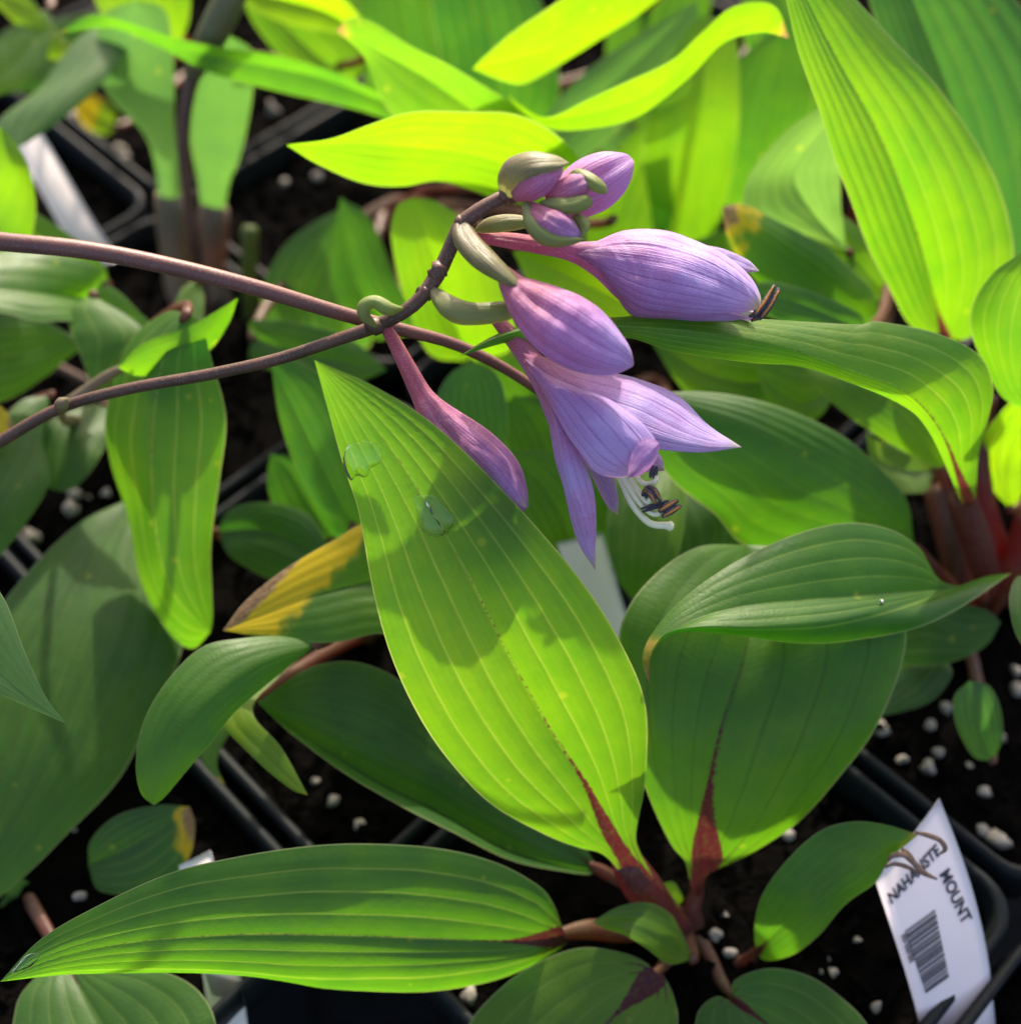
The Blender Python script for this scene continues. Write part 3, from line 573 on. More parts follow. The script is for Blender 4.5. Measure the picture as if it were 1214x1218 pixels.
# ---- hosta E and H (behind the buds)
leaf('E', [(730, 262), (660, 215), (560, 185), (450, 172), (340, 172)], [(690, 192), (660, 160), (610, 136), (550, 131), (490, 132), (440, 146), (390, 165)], [(680, 250), (600, 240), (560, 226), (520, 216), (480, 221), (430, 216), (380, 196)],
     [.43, .405, .385, .372, .366], ld=-.022, rd=.012, tone=.8, nv=4, vein=-.55, red=0, corr=.006)
leaf('E', [(680, 220), (600, 160), (520, 100), (450, 60), (400, 36)], [(650, 150), (600, 118), (540, 80), (490, 54), (440, 25), (415, 22)], [(580, 190), (500, 160), (468, 138), (450, 110), (432, 66)], [.44, .42, .41, .405, .40], ld=-.012, rd=.006, tone=.55, pale=.05, nv=3, vein=.1, red=0, tip=.07)
leaf('E', [(560, 430), (530, 360), (510, 290), (490, 235)], [(510, 420), (480, 350), (465, 280), (472, 245)], [(610, 410), (600, 330), (560, 270), (520, 240)], [.45, .435, .42, .41], tone=.72, nv=4, vein=.1, red=0, ld=-.004)
leaf('E', [(800, 400), (740, 360), (680, 330), (610, 300)], [(800, 350), (740, 310), (670, 285)], [(760, 400), (700, 390), (640, 350)], [.43, .415, .41], tone=.9, nv=4, red=0, ld=-.012, rd=.006)
leaf('E', [(470, 400), (430, 350), (410, 290), (405, 235)], [(440, 400), (395, 340), (398, 270)], [(500, 390), (470, 330), (440, 260)], [.47, .46, .455], tone=.22, nv=4, red=0)
leaf('E', [(400, 420), (370, 370), (390, 310), (420, 250)], [(330, 400), (310, 350), (340, 290), (390, 255)], [(440, 410), (430, 350), (430, 290)], [.49, .475, .47], tone=.2, pale=.1, nv=4, red=0)
leaf('E', [(300, 400), (350, 420), (400, 430), (460, 440)], [(300, 380), (360, 385), (420, 405)], [(300, 430), (360, 450), (420, 455)], [.45, .445, .44], tone=.3, nv=3, red=0, n=40, m=25)
leaf('B', [(560, 560), (565, 510), (560, 470), (560, 430)], [(525, 530), (518, 480), (535, 445)], [(600, 530), (602, 480), (590, 445)], [.41, .40, .395], tone=.15, pale=.15, nv=4, red=0)
leaf('B', [(690, 690), (670, 620), (640, 570), (600, 540)], [(650, 680), (620, 620), (595, 580)], [(740, 660), (720, 590), (660, 540)], [.42, .41, .405], tone=.4, nv=4, red=0)
leaf('B', [(700, 620), (660, 560), (640, 510), (610, 470)], [(650, 600), (610, 550), (595, 500)], [(740, 590), (720, 530), (670, 480)], [.44, .43, .425], tone=.25, nv=4, red=0)
leaf('B', [(790, 530), (775, 600), (765, 660), (752, 714)], [(815, 570), (806, 660), (775, 700)], [(740, 550), (722, 620), (730, 680)], [.405, .392, .386, .386], tone=.5, nv=3, red=0)
leaf('B', [(800, 560), (840, 600), (850, 640), (840, 680)], [(830, 560), (880, 600), (880, 650)], [(790, 600), (800, 640), (810, 680)], [.43, .42, .42], tone=.3, nv=3, red=0, n=40, m=25)
leaf('B', [(820, 560), (850, 500), (870, 450), (900, 400)], [(790, 540), (810, 470), (850, 420)], [(870, 540), (910, 480), (910, 430)], [.46, .45, .445], tone=.45, nv=4, red=0)
leaf('B', [(640, 520), (600, 470), (580, 420), (570, 370)], [(590, 510), (560, 460), (545, 400)], [(680, 500), (650, 440), (610, 380)], [.47, .46, .455], tone=.35, nv=4, red=0)
leaf('H', [(850, -60), (740, 20), (650, 60), (562, 82)], [(760, -60), (680, -10), (640, 18), (600, 46), (575, 68)], [(830, -30), (780, 0), (690, 62), (630, 96), (600, 96)], [.43, .425, .42, .415], ld=-.020, rd=.014, tone=.85, nv=4, vein=.1, red=0)
leaf('H', [(604, 112), (640, 138), (700, 136), (780, 108), (840, 55), (890, 28), (938, 45)], [(618, 124), (650, 140), (700, 118), (750, 94), (800, 70), (835, 38), (872, 8), (920, 6)], [(615, 128), (650, 152), (700, 153), (762, 136), (822, 90), (862, 50), (905, 38)],
     [.40, .397, .392, .388, .384, .382, .384], ld=-.010, rd=.006, tone=.80, pale=.0, nv=3, vein=.1, red=0, tip=.07, nostalk=True)
leaf('H', [(620, 200), (680, 140), (740, 90), (830, 0)], [(640, 150), (680, 100), (730, 60)], [(660, 210), (740, 150), (820, 70)], [.49, .475, .465], tone=.15, pale=.25, nv=4, red=0)
leaf('H', [(600, 170), (590, 90), (580, 20), (560, -60)], [(540, 120), (520, 50), (515, -20)], [(660, 130), (660, 60), (630, -20)], [.52, .505, .495], tone=.15, nv=4, vein=.3, red=0)
leaf('H', [(470, 150), (490, 80), (480, 20), (460, -60)], [(440, 120), (430, 50), (430, -20)], [(530, 120), (540, 60), (520, -20)], [.54, .525, .515], tone=.2, nv=4, red=0)
leaf('H', [(740, 250), (720, 190), (700, 150), (690, 100)], [(690, 240), (670, 190), (672, 140)], [(780, 240), (770, 190), (740, 130)], [.51, .50, .495], tone=.1, pale=.3, nv=4, red=0)
leaf('H', [(940, 200), (960, 120), (950, 40), (900, -40)], [(900, 180), (900, 100), (880, 20)], [(1010, 180), (1030, 80), (980, -20)], [.56, .54, .53], tone=.2, nv=4, red=0)
leaf('H', [(800, 180), (760, 90), (780, 20), (820, -60)], [(740, 150), (720, 70), (740, -10)], [(860, 130), (840, 50), (850, -40)], [.57, .555, .545], tone=.3, nv=4, red=0)
# ---- hosta I, J, W (top left)
leaf('J', [(206, 300), (200, 230), (192, 170), (178, 120), (165, 70), (160, 0)], [(192, 270), (186, 210), (172, 160), (130, 115), (116, 70), (120, 20)], [(216, 270), (213, 210), (208, 150), (207, 100), (205, 50), (195, 10)], [.522, .50, .48, .46], tone=.10, pale=.35, nv=4, vein=.1, red=0,
     stalk=[(200, 225, .507, .0045), (202, 250, .512, .0066), (210, 330, .526, .0062), (212, 420, .54, .006)], maroon=.45, spale=.55)
leaf('J', [(252, 300), (255, 240), (260, 180), (262, 110), (270, 40)], [(242, 270), (236, 220), (228, 180), (222, 140), (222, 90), (240, 50)], [(264, 270), (272, 220), (284, 190), (294, 150), (302, 95), (300, 60)], [.522, .50, .48, .46], tone=.12, pale=.3, nv=4, vein=.1, red=0,
     stalk=[(255, 235, .507, .0045), (253, 262, .512, .0066), (250, 320, .526, .0064), (250, 400, .54, .006)], maroon=.6, spale=.5)
leaf('I', [(520, 150), (450, 118), (380, 92), (300, 75), (220, 60), (150, 32), (72, 38)], [(500, 130), (450, 110), (400, 86), (330, 66), (260, 56), (200, 42), (140, 22), (105, 18)], [(500, 160), (450, 138), (400, 124), (330, 108), (250, 86), (190, 56), (140, 34), (100, 34)],
     [.46, .45, .445, .44, .435, .43], ld=-.005, rd=.004, tone=.30, nv=3, vein=.1, red=0, tip=.05)
leaf('I', [(160, 20), (120, 70), (70, 120), (22, 175)], [(100, 40), (50, 100), (0, 140), (-10, 170)], [(150, 60), (120, 100), (75, 140), (40, 165)], [.48, .465, .455, .45], tone=.36, pale=.2, nv=3, red=0, ld=.008)
leaf('I', [(215, 50), (180, 20), (170, -20), (160, -60)], [(150, 40), (115, 5), (110, -40)], [(225, 20), (225, -20), (210, -60)], [.50, .49, .48], tone=.7, nv=4, red=0)
leaf('I', [(420, 100), (370, 60), (330, 20), (290, -40)], [(360, 90), (310, 40), (290, 0)], [(440, 60), (400, 10), (350, -40)], [.52, .51, .50], tone=.6, nv=4, red=0)
leaf('I', [(440, 60), (400, 20), (340, 0), (280, -10)], [(420, 10), (360, -30), (310, -30)], [(400, 40), (350, 30), (310, 15)], [.49, .48, .475], tone=.9, nv=4, red=0, ld=-.01)
leaf('I', [(90, 60), (50, 20), (20, 0), (-30, -20)], [(60, 30), (20, -20)], [(60, 70), (20, 30)], [.50, .49], tone=.9, nv=3, red=0, n=36, m=21)
leaf('W', [(150, 40), (100, 60), (40, 80), (-30, 110)], [(140, 10), (80, 20), (0, 40)], [(130, 60), (80, 100), (0, 110)], [.55, .54, .535], tone=.2, nv=4, red=0)
leaf('W', [(60, 10), (40, 50), (0, 90), (-60, 110)], [(30, 20), (0, 50), (-40, 80)], [(60, 50), (40, 90), (-10, 115)], [.50, .49, .485], tone=.5, nv=4, red=0)
leaf('J', [(-40, 300), (-20, 250), (10, 200), (0, 150)], [(-60, 260), (-50, 200), (-30, 160)], [(20, 310), (42, 260), (35, 200), (15, 165)], [.43, .42, .41, .405], tone=.65, nv=3, vein=.2, red=0, rd=.006)
leaf('J', [(130, 340), (70, 310), (20, 280), (-40, 260)], [(120, 310), (70, 270), (10, 240)], [(120, 360), (60, 345), (0, 320)], [.44, .43, .42], tone=.5, nv=3, red=0, n=40, m=25)
leaf('I', [(140, 150), (120, 140), (100, 125), (84, 118)], [(135, 130), (110, 112)], [(125, 160), (100, 150)], [.57, .565], tone=.9, tip=.6, nv=2, n=24, m=15, red=0)
leaf('X', [(330, 60), (380, 40), (420, 0), (440, -60)], [(340, 20), (370, -20), (410, -60)], [(380, 80), (440, 50), (480, -20)], [.58, .57, .565], tone=.4, nv=4, red=0)
v, f, uv, _ = tube([P(297, 268, .50), P(297, 272, .50), P(296, 320, .51), P(290, 400, .53), CROWN['D'] + [.012, .02, 0]], [.0026, .0034, .0034, .0034, .0034], 14)
mesh_obj('cut_stalk', v, f, M_STALK, plant('D'), uv=uv, origin=CROWN['D'], props=dict(maroon=.15, pale=.0))

# ------------------------------------------------------------------ flower stalks
def scape(key, pts, name='flower_stalk', pink=0., end=None, seg=14):
    pl = plant(key); org = np.array(pl.location)
    path = [P(*q[:3]) for q in pts]; rad = [q[3] * q[2] / FPX for q in pts]
    if end is not None: path = [org + np.array([0, 0, -.003])] + [np.array(e, float) for e in end] + path; rad = [rad[0] * 1.1] * (1 + len(end)) + rad
    v, f, uv, _ = tube(path, rad, seg, 1., n=len(path) * 8, nrm=(0, 0, 1) if key == 'I' else None)
    return mesh_obj(name, v, f, M_SCAPE, pl, uv=uv, origin=org, props=dict(pink=float(pink)))
ow = CROWN['D']
SA = scape('D', [(-40, 548, .345, 7.5), (0, 525, .338, 7.5), (70, 486, .330, 7), (150, 463, .323, 7), (250, 445, .316, 7.2), (330, 427, .311, 7.4), (400, 404, .307, 7.6), (446, 388, .304, 8.5), (490, 364, .301, 8.5),
                 (518, 330, .300, 9.5), (535, 296, .299, 9), (549, 267, .298, 10), (576, 246, .297, 9), (606, 231, .297, 9)], end=[ow + [-.05, .0, .035], P(-100, 575, .36)])
SB = scape('J', [(-60, 279, .292, 11.5), (0, 287, .290, 11.3), (100, 297, .292, 11), (200, 316, .296, 10.6), (300, 341, .301, 10), (400, 371, .309, 9), (470, 390, .316, 8), (540, 409, .324, 7), (600, 438, .332, 6.5), (650, 470, .338, 6), (720, 510, .344, 5.5)],
           pink=.5, end=[CROWN['J'] + [-.02, -.03, .09], P(-160, 285, .31)])
SCC = scape('I', [(252, 440, .525, 5.5), (246, 380, .51, 6.5), (234, 300, .49, 7), (222, 220, .475, 7.5), (218, 160, .465, 8), (224, 110, .458, 8.5), (238, 66, .452, 11), (256, 30, .446, 15), (272, 0, .44, 15), (285, -40, .44, 12)], pink=.0)
SCC['pink'] = .15

# ------------------------------------------------------------------ flowers (on the stalk of hosta D)
ORG = np.array(plant('D').location); FL = plant('D')
def flow_of(v, base, length, gain=1.): return np.clip(np.linalg.norm(np.asarray(v) - base, axis=1) / length, 0, 1) ** gain
def crumple(v, amp, seed):
    r = np.random.default_rng(seed); o = np.zeros(len(v))
    for sc, a in ((260, 1.), (620, .5), (1300, .22)):
        for _ in range(3): o += a * np.sin(v @ r.normal(0, sc, 3) + r.uniform(0, 6.3))
    return v - FWD * (o * amp)[:, None]
def petal(parent, mid, L, R, d, base, length, ld=.003, rd=.003, bulge=.10, nv=3, violet=0., greentip=.6, wave=.02, corr=.006, name='petal', n=44, m=29):
    SEED[0] += 1
    rs, mr = rails_from(mid, d, [L, R], [ld, rd], n)
    v, uv = sheet([rs[0], mr, rs[1]], [-1., 0., 1.], n, m, bulge, corr, nv, wave, np.random.default_rng(SEED[0])); v = crumple(v, .00022, SEED[0])
    return mesh_obj(name, v, grid_faces(n, m), M_PETAL, parent, uv=uv, flow=flow_of(v, base, length), origin=ORG, props=dict(nv=float(nv), violet=float(violet), greentip=float(greentip)))
def flower_body(pts, ridge=6, ramp=.08, length=None, violet=0., name='flower', nv=6, greentip=0., parent=None, flat=.92, seg=72, label=None):
    path = [P(*q[:3]) for q in pts]; rad = [q[3] * q[2] / FPX for q in pts]
    v, f, uv, t = tube(path, rad, seg, flat, ridge, ramp, n=60)
    v = crumple(v, .00018, int(pts[0][0]))
    base = path[0]; ln = length or np.linalg.norm(path[-1] - base)
    o = mesh_obj(name, v, f, M_PETAL, parent or FL, uv=uv, flow=flow_of(v, base, ln), origin=ORG, props=dict(nv=float(nv), violet=float(violet), greentip=float(greentip)))
    if label: o['label'] = label
    return o, base, ln
# open flower
F1, b1, l1 = flower_body([(584, 372, .306, 7), (606, 398, .305, 9.5), (632, 430, .304, 13), (655, 456, .303, 21), (676, 480, .303, 32), (694, 500, .303, 40), (705, 512, .303, 34)], length=.046, label='open lilac flower with cream stamens hanging out')
petal(F1, [(622, 420), (690, 462), (760, 488), (822, 518), (882, 532)], [(650, 425), (690, 440), (750, 446), (800, 468), (842, 504)], [(650, 462), (700, 505), (745, 528), (790, 535), (835, 538)],
      [.301, .298, .297, .297, .299], b1, l1, ld=.008, rd=-.001, bulge=.10, violet=.03)
petal(F1, [(622, 425), (670, 470), (705, 515), (735, 546), (757, 563)], [(660, 450), (710, 468), (752, 492), (783, 530)], [(645, 465), (668, 505), (690, 540), (708, 562), (735, 568)],
      [.300, .294, .291, .2905, .293], b1, l1, ld=.002, rd=.003, bulge=.14, violet=.10, greentip=1.)
petal(F1, [(784, 527), (772, 540), (758, 556), (746, 568)], [(772, 521), (756, 528), (749, 546)], [(784, 534), (778, 550), (762, 565)], [.2895, .2885, .289], b1, l1, ld=.001, rd=.002, bulge=.06, violet=-.30, n=20, m=15, greentip=0)
petal(F1, [(620, 425), (658, 490), (675, 560), (696, 625), (708, 679)], [(640, 450), (652, 500), (660, 545), (668, 575), (685, 640)], [(660, 470), (685, 530), (704, 575), (709, 620), (708, 652)],
      [.302, .297, .295, .295, .296], b1, l1, ld=.004, rd=.002, bulge=.12, violet=-.16)
petal(F1, [(660, 480), (700, 540), (720, 580), (735, 613)], [(670, 510), (700, 560), (722, 602)], [(690, 500), (722, 550), (735, 590)], [.312, .310, .308, .307], b1, l1, violet=-.1, greentip=1.)
petal(F1, [(640, 440), (720, 480), (780, 500), (850, 515)], [(660, 430), (730, 455), (800, 480)], [(670, 470), (740, 505), (800, 520)], [.309, .310, .310, .309], b1, l1, violet=.0)
petal(F1, [(640, 440), (700, 500), (750, 540), (790, 560)], [(690, 470), (750, 510), (785, 540)], [(680, 500), (720, 540), (760, 560)], [.309, .311, .310, .309], b1, l1, violet=-.1)
def stamen(parent, pts, anth=None, r=.00062, tipr=None, arad=.0014, name='stamen', pollen=True):
    path = [P(*q) for q in pts]; rr = np.full(len(path), r)
    if tipr:
        t_ = unit(path[-1] - path[-2]); path = path[:-1] + [path[-1] - t_ * .0012, path[-1], path[-1] + t_ * .0006]; rr = np.r_[[r] * (len(path) - 3), r * 1.1, tipr, tipr * .5]
    V, Fc, fm = [], [], []
    v, f, _, _ = tube(path, rr, 10, 1.); V.append(v); Fc += f; fm += [0] * len(f)
    if anth:
        ap = [P(*q) for q in anth]; axis = unit(ap[-1] - ap[0]); side = unit(np.cross(axis, FWD))
        for s in (-1, 1):
            k = len(ap); prof = [.5] + [1.] * (k - 2) + [.5] if k > 2 else [.6, .6]
            v, f, _, _ = tube([q + side * s * arad * .62 for q in ap], np.array(prof) * arad * .8, 10, 1., n=16); o = sum(map(len, V)); V.append(v); Fc += [tuple(i + o for i in q) for q in f]; fm += [1] * len(f)
            if pollen:
                v, f, _, _ = tube([(q * .86 + np.mean(ap, 0) * .14) + side * s * arad * .75 - FWD * arad * .55 for q in ap], np.array(prof) * arad * .34, 8, 1., n=12); o = sum(map(len, V)); V.append(v); Fc += [tuple(i + o for i in q) for q in f]; fm += [2] * len(f)
    return mesh_obj(name, np.vstack(V), Fc, None, parent, origin=ORG, mats=[M_FIL, M_ANTH, M_POLLEN], fmat=fm)
stamen(F1, [(700, 510, .306), (735, 565, .304), (752, 600, .302), (772, 622, .301), (798, 626, .301)], None, .00085, .0014, name='pistil')
stamen(F1, [(705, 515, .306), (740, 565, .303), (758, 590, .302), (772, 604, .301), (782, 603, .300)], [(763, 607, .300), (782, 601, .299), (796, 597, .299)], pollen=False, arad=.0006)
stamen(F1, [(702, 512, .306), (738, 565, .303), (760, 598, .301), (778, 612, .300), (790, 606, .299)], [(785, 612, .298), (796, 605, .298), (808, 598, .298)], arad=.0011)
stamen(F1, [(708, 512, .305), (745, 562, .303), (762, 588, .301), (770, 598, .300), (776, 586, .299)], [(768, 580, .299), (776, 586, .298), (783, 598, .298)], arad=.001)
stamen(F1, [(712, 512, .305), (752, 560, .302), (765, 575, .301), (778, 573, .300), (781, 566, .300)], [(775, 569, .300), (777, 562, .300), (779, 554, .300)], arad=.0007, pollen=False)
stamen(F1, [(706, 512, .307), (742, 566, .305), (756, 588, .304), (764, 596, .302), (770, 590, .301)], [(765, 594, .301), (768, 586, .300), (771, 579, .300)], arad=.0007)
# half-closed flower lying along the long leaf
F2, b2, l2 = flower_body([(562, 281, .303, 6), (600, 285, .304, 9), (640, 291, .306, 10), (680, 299, .308, 11.5), (715, 308, .310, 22), (755, 321, .311, 40), (800, 330, .312, 44), (850, 342, .312, 30), (895, 356, .311, 8)], length=.064, label='half-closed lilac flower lying above the long leaf')
petal(F2, [(682, 300), (750, 325), (820, 342), (870, 355), (904, 364)], [(715, 284), (745, 273), (778, 271), (820, 281), (862, 305), (892, 330), (904, 352)], [(712, 322), (738, 350), (770, 366), (830, 374), (880, 372)], [.306, .303, .302, .303, .306], b2, l2, ld=.007, rd=.004, bulge=.16, violet=.12, greentip=1., nv=4, n=60, m=41)
petal(F2, [(720, 318), (752, 352), (800, 366), (890, 378)], [(740, 330), (790, 350), (850, 368)], [(728, 340), (752, 376), (800, 381), (860, 382)], [.309, .307, .308, .310], b2, l2, ld=-.001, rd=.004, violet=-.1)
petal(F2, [(740, 290), (810, 292), (870, 308), (903, 322)], [(780, 276), (840, 291), (885, 306)], [(780, 305), (850, 318), (890, 324)], [.317, .318, .317, .316], b2, l2, ld=.002, rd=.0, violet=.2, bulge=.2)
petal(F2, [(820, 340), (860, 355), (890, 370), (900, 378)], [(850, 335), (885, 352)], [(850, 370), (880, 382)], [.318, .317, .316], b2, l2, violet=.0)
stamen(F2, [(840, 350, .314), (880, 364, .312), (900, 366, .311), (908, 362, .310)], [(900, 378, .309), (912, 362, .309), (924, 341, .309)], arad=.0011)
stamen(F2, [(840, 352, .314), (875, 368, .313), (896, 374, .312)], [(892, 379, .312), (902, 374, .311), (912, 370, .311)], arad=.0009)
# plump bud in front
F3, b3, l3 = flower_body([(598, 322, .292, 8), (612, 342, .290, 17), (634, 362, .288, 29), (662, 383, .287, 38), (692, 402, .287, 38), (720, 418, .288, 29), (740, 428, .289, 17), (752, 434, .290, 3)], ramp=.14, length=.038, violet=.10, greentip=.3, label='plump closed lilac bud in front of the open flower')
# withered flower hanging left of the broad leaf
F4, b4, l4 = flower_body([(452, 380, .3045, 5.5), (466, 402, .304, 7.5), (484, 436, .3035, 9.5), (504, 474, .3035, 13), (528, 508, .304, 25), (562, 542, .305, 33), (592, 570, .306, 30), (612, 592, .306, 18), (625, 606, .306, 5)], ramp=.16, length=.072, violet=-.04, label='spent pinkish flower drooping behind the broad leaf')
petal(F4, [(505, 476), (545, 515), (590, 555), (626, 604)], [(525, 482), (562, 512), (604, 550), (624, 582)], [(510, 500), (545, 545), (595, 590)], [.301, .2985, .2985, .301], b4, l4, ld=.003, rd=.002, violet=-.05, bulge=.1)
# buds of the cluster
BUDS = [flower_body([(650, 254, .300, 12), (672, 240, .300, 24), (700, 222, .300, 32), (724, 207, .300, 28), (742, 196, .301, 16), (752, 191, .302, 3)], length=.03, violet=.15, greentip=1., ramp=.12, name='flower_bud')[0],
        flower_body([(612, 232, .293, 8), (628, 224, .291, 15), (645, 213, .290, 16), (660, 203, .290, 10), (668, 198, .291, 3)], length=.02, violet=.0, ramp=.12, name='flower_bud')[0],
        flower_body([(652, 236, .293, 8), (668, 230, .291, 14), (684, 222, .290, 15), (698, 216, .291, 10), (708, 212, .292, 3)], length=.02, violet=.0, ramp=.12, name='flower_bud')[0],
        flower_body([(630, 246, .292, 8), (644, 258, .290, 15), (660, 268, .289, 18), (676, 275, .289, 14), (690, 281, .290, 4)], length=.02, violet=.05, ramp=.12, name='flower_bud')[0]]
def bract(mid, L, R, d, ld=.003, rd=.003, bulge=.15, mauve=.4, n=36, m=25, nv=5):
    SEED[0] += 1
    rs, mr = rails_from(mid, d, [L, R], [ld, rd], n)
    v, uv = sheet([rs[0], mr, rs[1]], [-1., 0., 1.], n, m, bulge, .006, nv, .01, np.random.default_rng(SEED[0]))
    return mesh_obj('bract', v, grid_faces(n, m), M_BRACT, SA, uv=uv, origin=ORG, props=dict(mauve=float(mauve)))
bract([(602, 238), (602, 215), (622, 199), (650, 194), (677, 193)], [(594, 226), (592, 208), (604, 188), (630, 180), (660, 184)], [(612, 234), (622, 220), (642, 208), (664, 202)], [.296, .290, .287, .287, .289], ld=.004, rd=.0, mauve=.75)
bract([(548, 256), (552, 280), (575, 308), (600, 330), (622, 346)], [(558, 264), (572, 284), (594, 306), (616, 332)], [(538, 272), (541, 292), (562, 317), (592, 335)], [.298, .292, .288, .286, .286], ld=.003, rd=.003, mauve=.72, bulge=.2)
bract([(510, 338), (530, 360), (560, 370), (600, 369), (630, 366)], [(524, 344), (548, 356), (570, 361), (605, 358)], [(512, 354), (526, 376), (552, 387), (600, 382)], [.300, .294, .293, .294, .295], ld=.003, rd=.003, mauve=.45, bulge=.25)
bract([(562, 276), (585, 267), (612, 263), (640, 264)], [(575, 262), (600, 256), (625, 258)], [(580, 277), (604, 275), (625, 271)], [.302, .299, .299, .30], mauve=.6, bulge=.25)
bract([(676, 206), (692, 208), (708, 218), (722, 230)], [(688, 202), (705, 210), (720, 222)], [(680, 214), (694, 220), (712, 230)], [.291, .288, .287, .288], mauve=.25, bulge=.3)
bract([(640, 240), (660, 246), (684, 244), (705, 238)], [(655, 236), (680, 236), (698, 232)], [(655, 252), (684, 253), (702, 246)], [.291, .288, .287, .288], mauve=.25, bulge=.3)
bract([(622, 234), (634, 262), (656, 284), (698, 284)], [(634, 248), (650, 270), (672, 280)], [(621, 250), (626, 274), (646, 292), (676, 292)], [.292, .287, .286, .288], mauve=.3, bulge=.25)
bract([(680, 256), (692, 262), (698, 272), (692, 282)], [(690, 254), (702, 266)], [(682, 264), (688, 274)], [.290, .288, .288], mauve=.3, n=20, m=13)
v, f, uv, _ = tube([P(448, 388, .300), P(434, 376, .298), (P(433, 364, .297)), P(446, 359, .297), P(462, 367, .297), P(479, 367, .298)], np.array([3, 7, 8, 8, 8.5, 2]) * .0002, 14, 1.)
mesh_obj('bract', v, f, M_BRACT, SA, uv=uv, origin=ORG, props=dict(mauve=.3))
for q in ((446, 388, .303, 9.5), (505, 348, .3005, 9.5), (522, 322, .299, 10), (547, 268, .298, 10.5), (604, 232, .296, 10)):
    v, f = blob(np.random.default_rng(int(q[0])), q[3] * q[2] / FPX); mesh_obj('stalk_node', v + P(*q[:3]), f, M_SCAPE, SA, origin=ORG, props=dict(pink=.1))
# yellow-tipped small bract on the left stalk
v, f, uv, _ = tube([P(70, 487, .326), P(74, 480, .324), P(80, 474, .323)], [.0012, .0018, .0004], 10)
mesh_obj('bract', v, f, M_BRACT, SA, uv=uv, origin=ORG, props=dict(mauve=.9))
# tan-olive sheath round the top of the far stalk
v, f, uv, _ = tube([P(292, -60, .437), P(276, -8, .437), P(260, 26, .442), P(246, 54, .447), P(234, 78, .452), P(228, 92, .455)], [.0048, .0052, .0054, .0050, .0038, .0028], 16)
mesh_obj('bract', v, f, M_STALK, SCC, uv=uv, origin=CROWN['I'], props=dict(maroon=.25, pale=.25))

# ------------------------------------------------------------------ plant tags
def tag_obj(left, right, dl, dr, label, nsub=30, bow=.0012):
    """plastic strip between two edges given in photo pixels with their own depths"""
    def edge(e, d):
        dd = np.interp(np.linspace(0, 1, len(e)), np.linspace(0, 1, len(d)), d); return catmull([P(x, y, z) for (x, y), z in zip(e, dd)], nsub)
    A0, B0 = edge(left, dl), edge(right, dr); M_ = 9; U = np.linspace(0, 1, M_)
    G = np.stack([A0 * (1 - u) + B0 * u - FWD * (4 * u * (1 - u)) * bow for u in U], 1); th = .0003
    A = G.reshape(-1, 3); B = (G + FWD * th).reshape(-1, 3); k = len(A)
    f = grid_faces(nsub, M_); F_ = f + [tuple(k + i for i in q)[::-1] for q in f]
    rim = [j for j in range(M_)] + [i * M_ + M_ - 1 for i in range(1, nsub)] + [(nsub - 1) * M_ + j for j in range(M_ - 2, -1, -1)] + [i * M_ for i in range(nsub - 2, 0, -1)]
    F_ += [(rim[i], rim[(i + 1) % len(rim)], k + rim[(i + 1) % len(rim)], k + rim[i]) for i in range(len(rim))]
    org = G[-1, M_ // 2]
    o = mesh_obj('plant_tag', np.vstack([A, B]), F_, M_TAG, None, origin=org); o.location = org; o['label'] = label; o['category'] = 'tag'
    return o, org
def print_on(tag, org, verts2, faces, name):
    """lay flat print given in photo pixels onto the tag's face"""
    bv = BVHTree.FromPolygons([Vector(v.co) for v in tag.data.vertices], [p.vertices[:] for p in tag.data.polygons]); out = []
    oc = Vector(CAM - org)
    for x, y in verts2:
        k = Vector(P(x, y, 1.) - CAM).normalized(); h = bv.ray_cast(oc, k)
        p_ = h[0] if h[0] else oc + k * .36
        out.append(np.array(p_ - k * .0003))
    return mesh_obj(name, out, faces, M_INK, tag, smooth=False)
def text_on(tag, org, s, at, xdir, ydir, size, name):
    cu = bpy.data.curves.new('txt', 'FONT'); cu.body = s; cu.resolution_u = 3; cu.offset = .03; to = bpy.data.objects.new('txt', cu); COL.objects.link(to)
    bpy.context.view_layer.update(); me = to.evaluated_get(bpy.context.evaluated_depsgraph_get()).to_mesh()
    vs2 = [(at[0] + (v.co.x * xdir[0] + v.co.y * ydir[0]) * size, at[1] + (v.co.x * xdir[1] + v.co.y * ydir[1]) * size) for v in me.vertices]; fs = [p.vertices[:] for p in me.polygons]
    bpy.data.objects.remove(to); return print_on(tag, org, vs2, fs, name)
T1, t1o = tag_obj([(1040, 1046), (1060, 1106), (1079, 1165), (1095, 1225), (1104, 1280)], [(1117, 950), (1141, 1012), (1160, 1072), (1175, 1142), (1184, 1225), (1188, 1280)],
                  [.354, .352, .354, .360, .368], [.360, .358, .360, .366, .376], 'white plastic plant tag with printed barcode beside curled dry leaf tip')
text_on(T1, t1o, 'NAHANSTE', (1060, 1076), (.60, -.62), (-.44, -.88), 19, 'printed_text')
text_on(T1, t1o, 'MOUNT', (1117, 1040), (.40, .86), (.84, -.64), 19, 'printed_text')
bars = []; fb = []; rr = random.Random(4); t = 0.
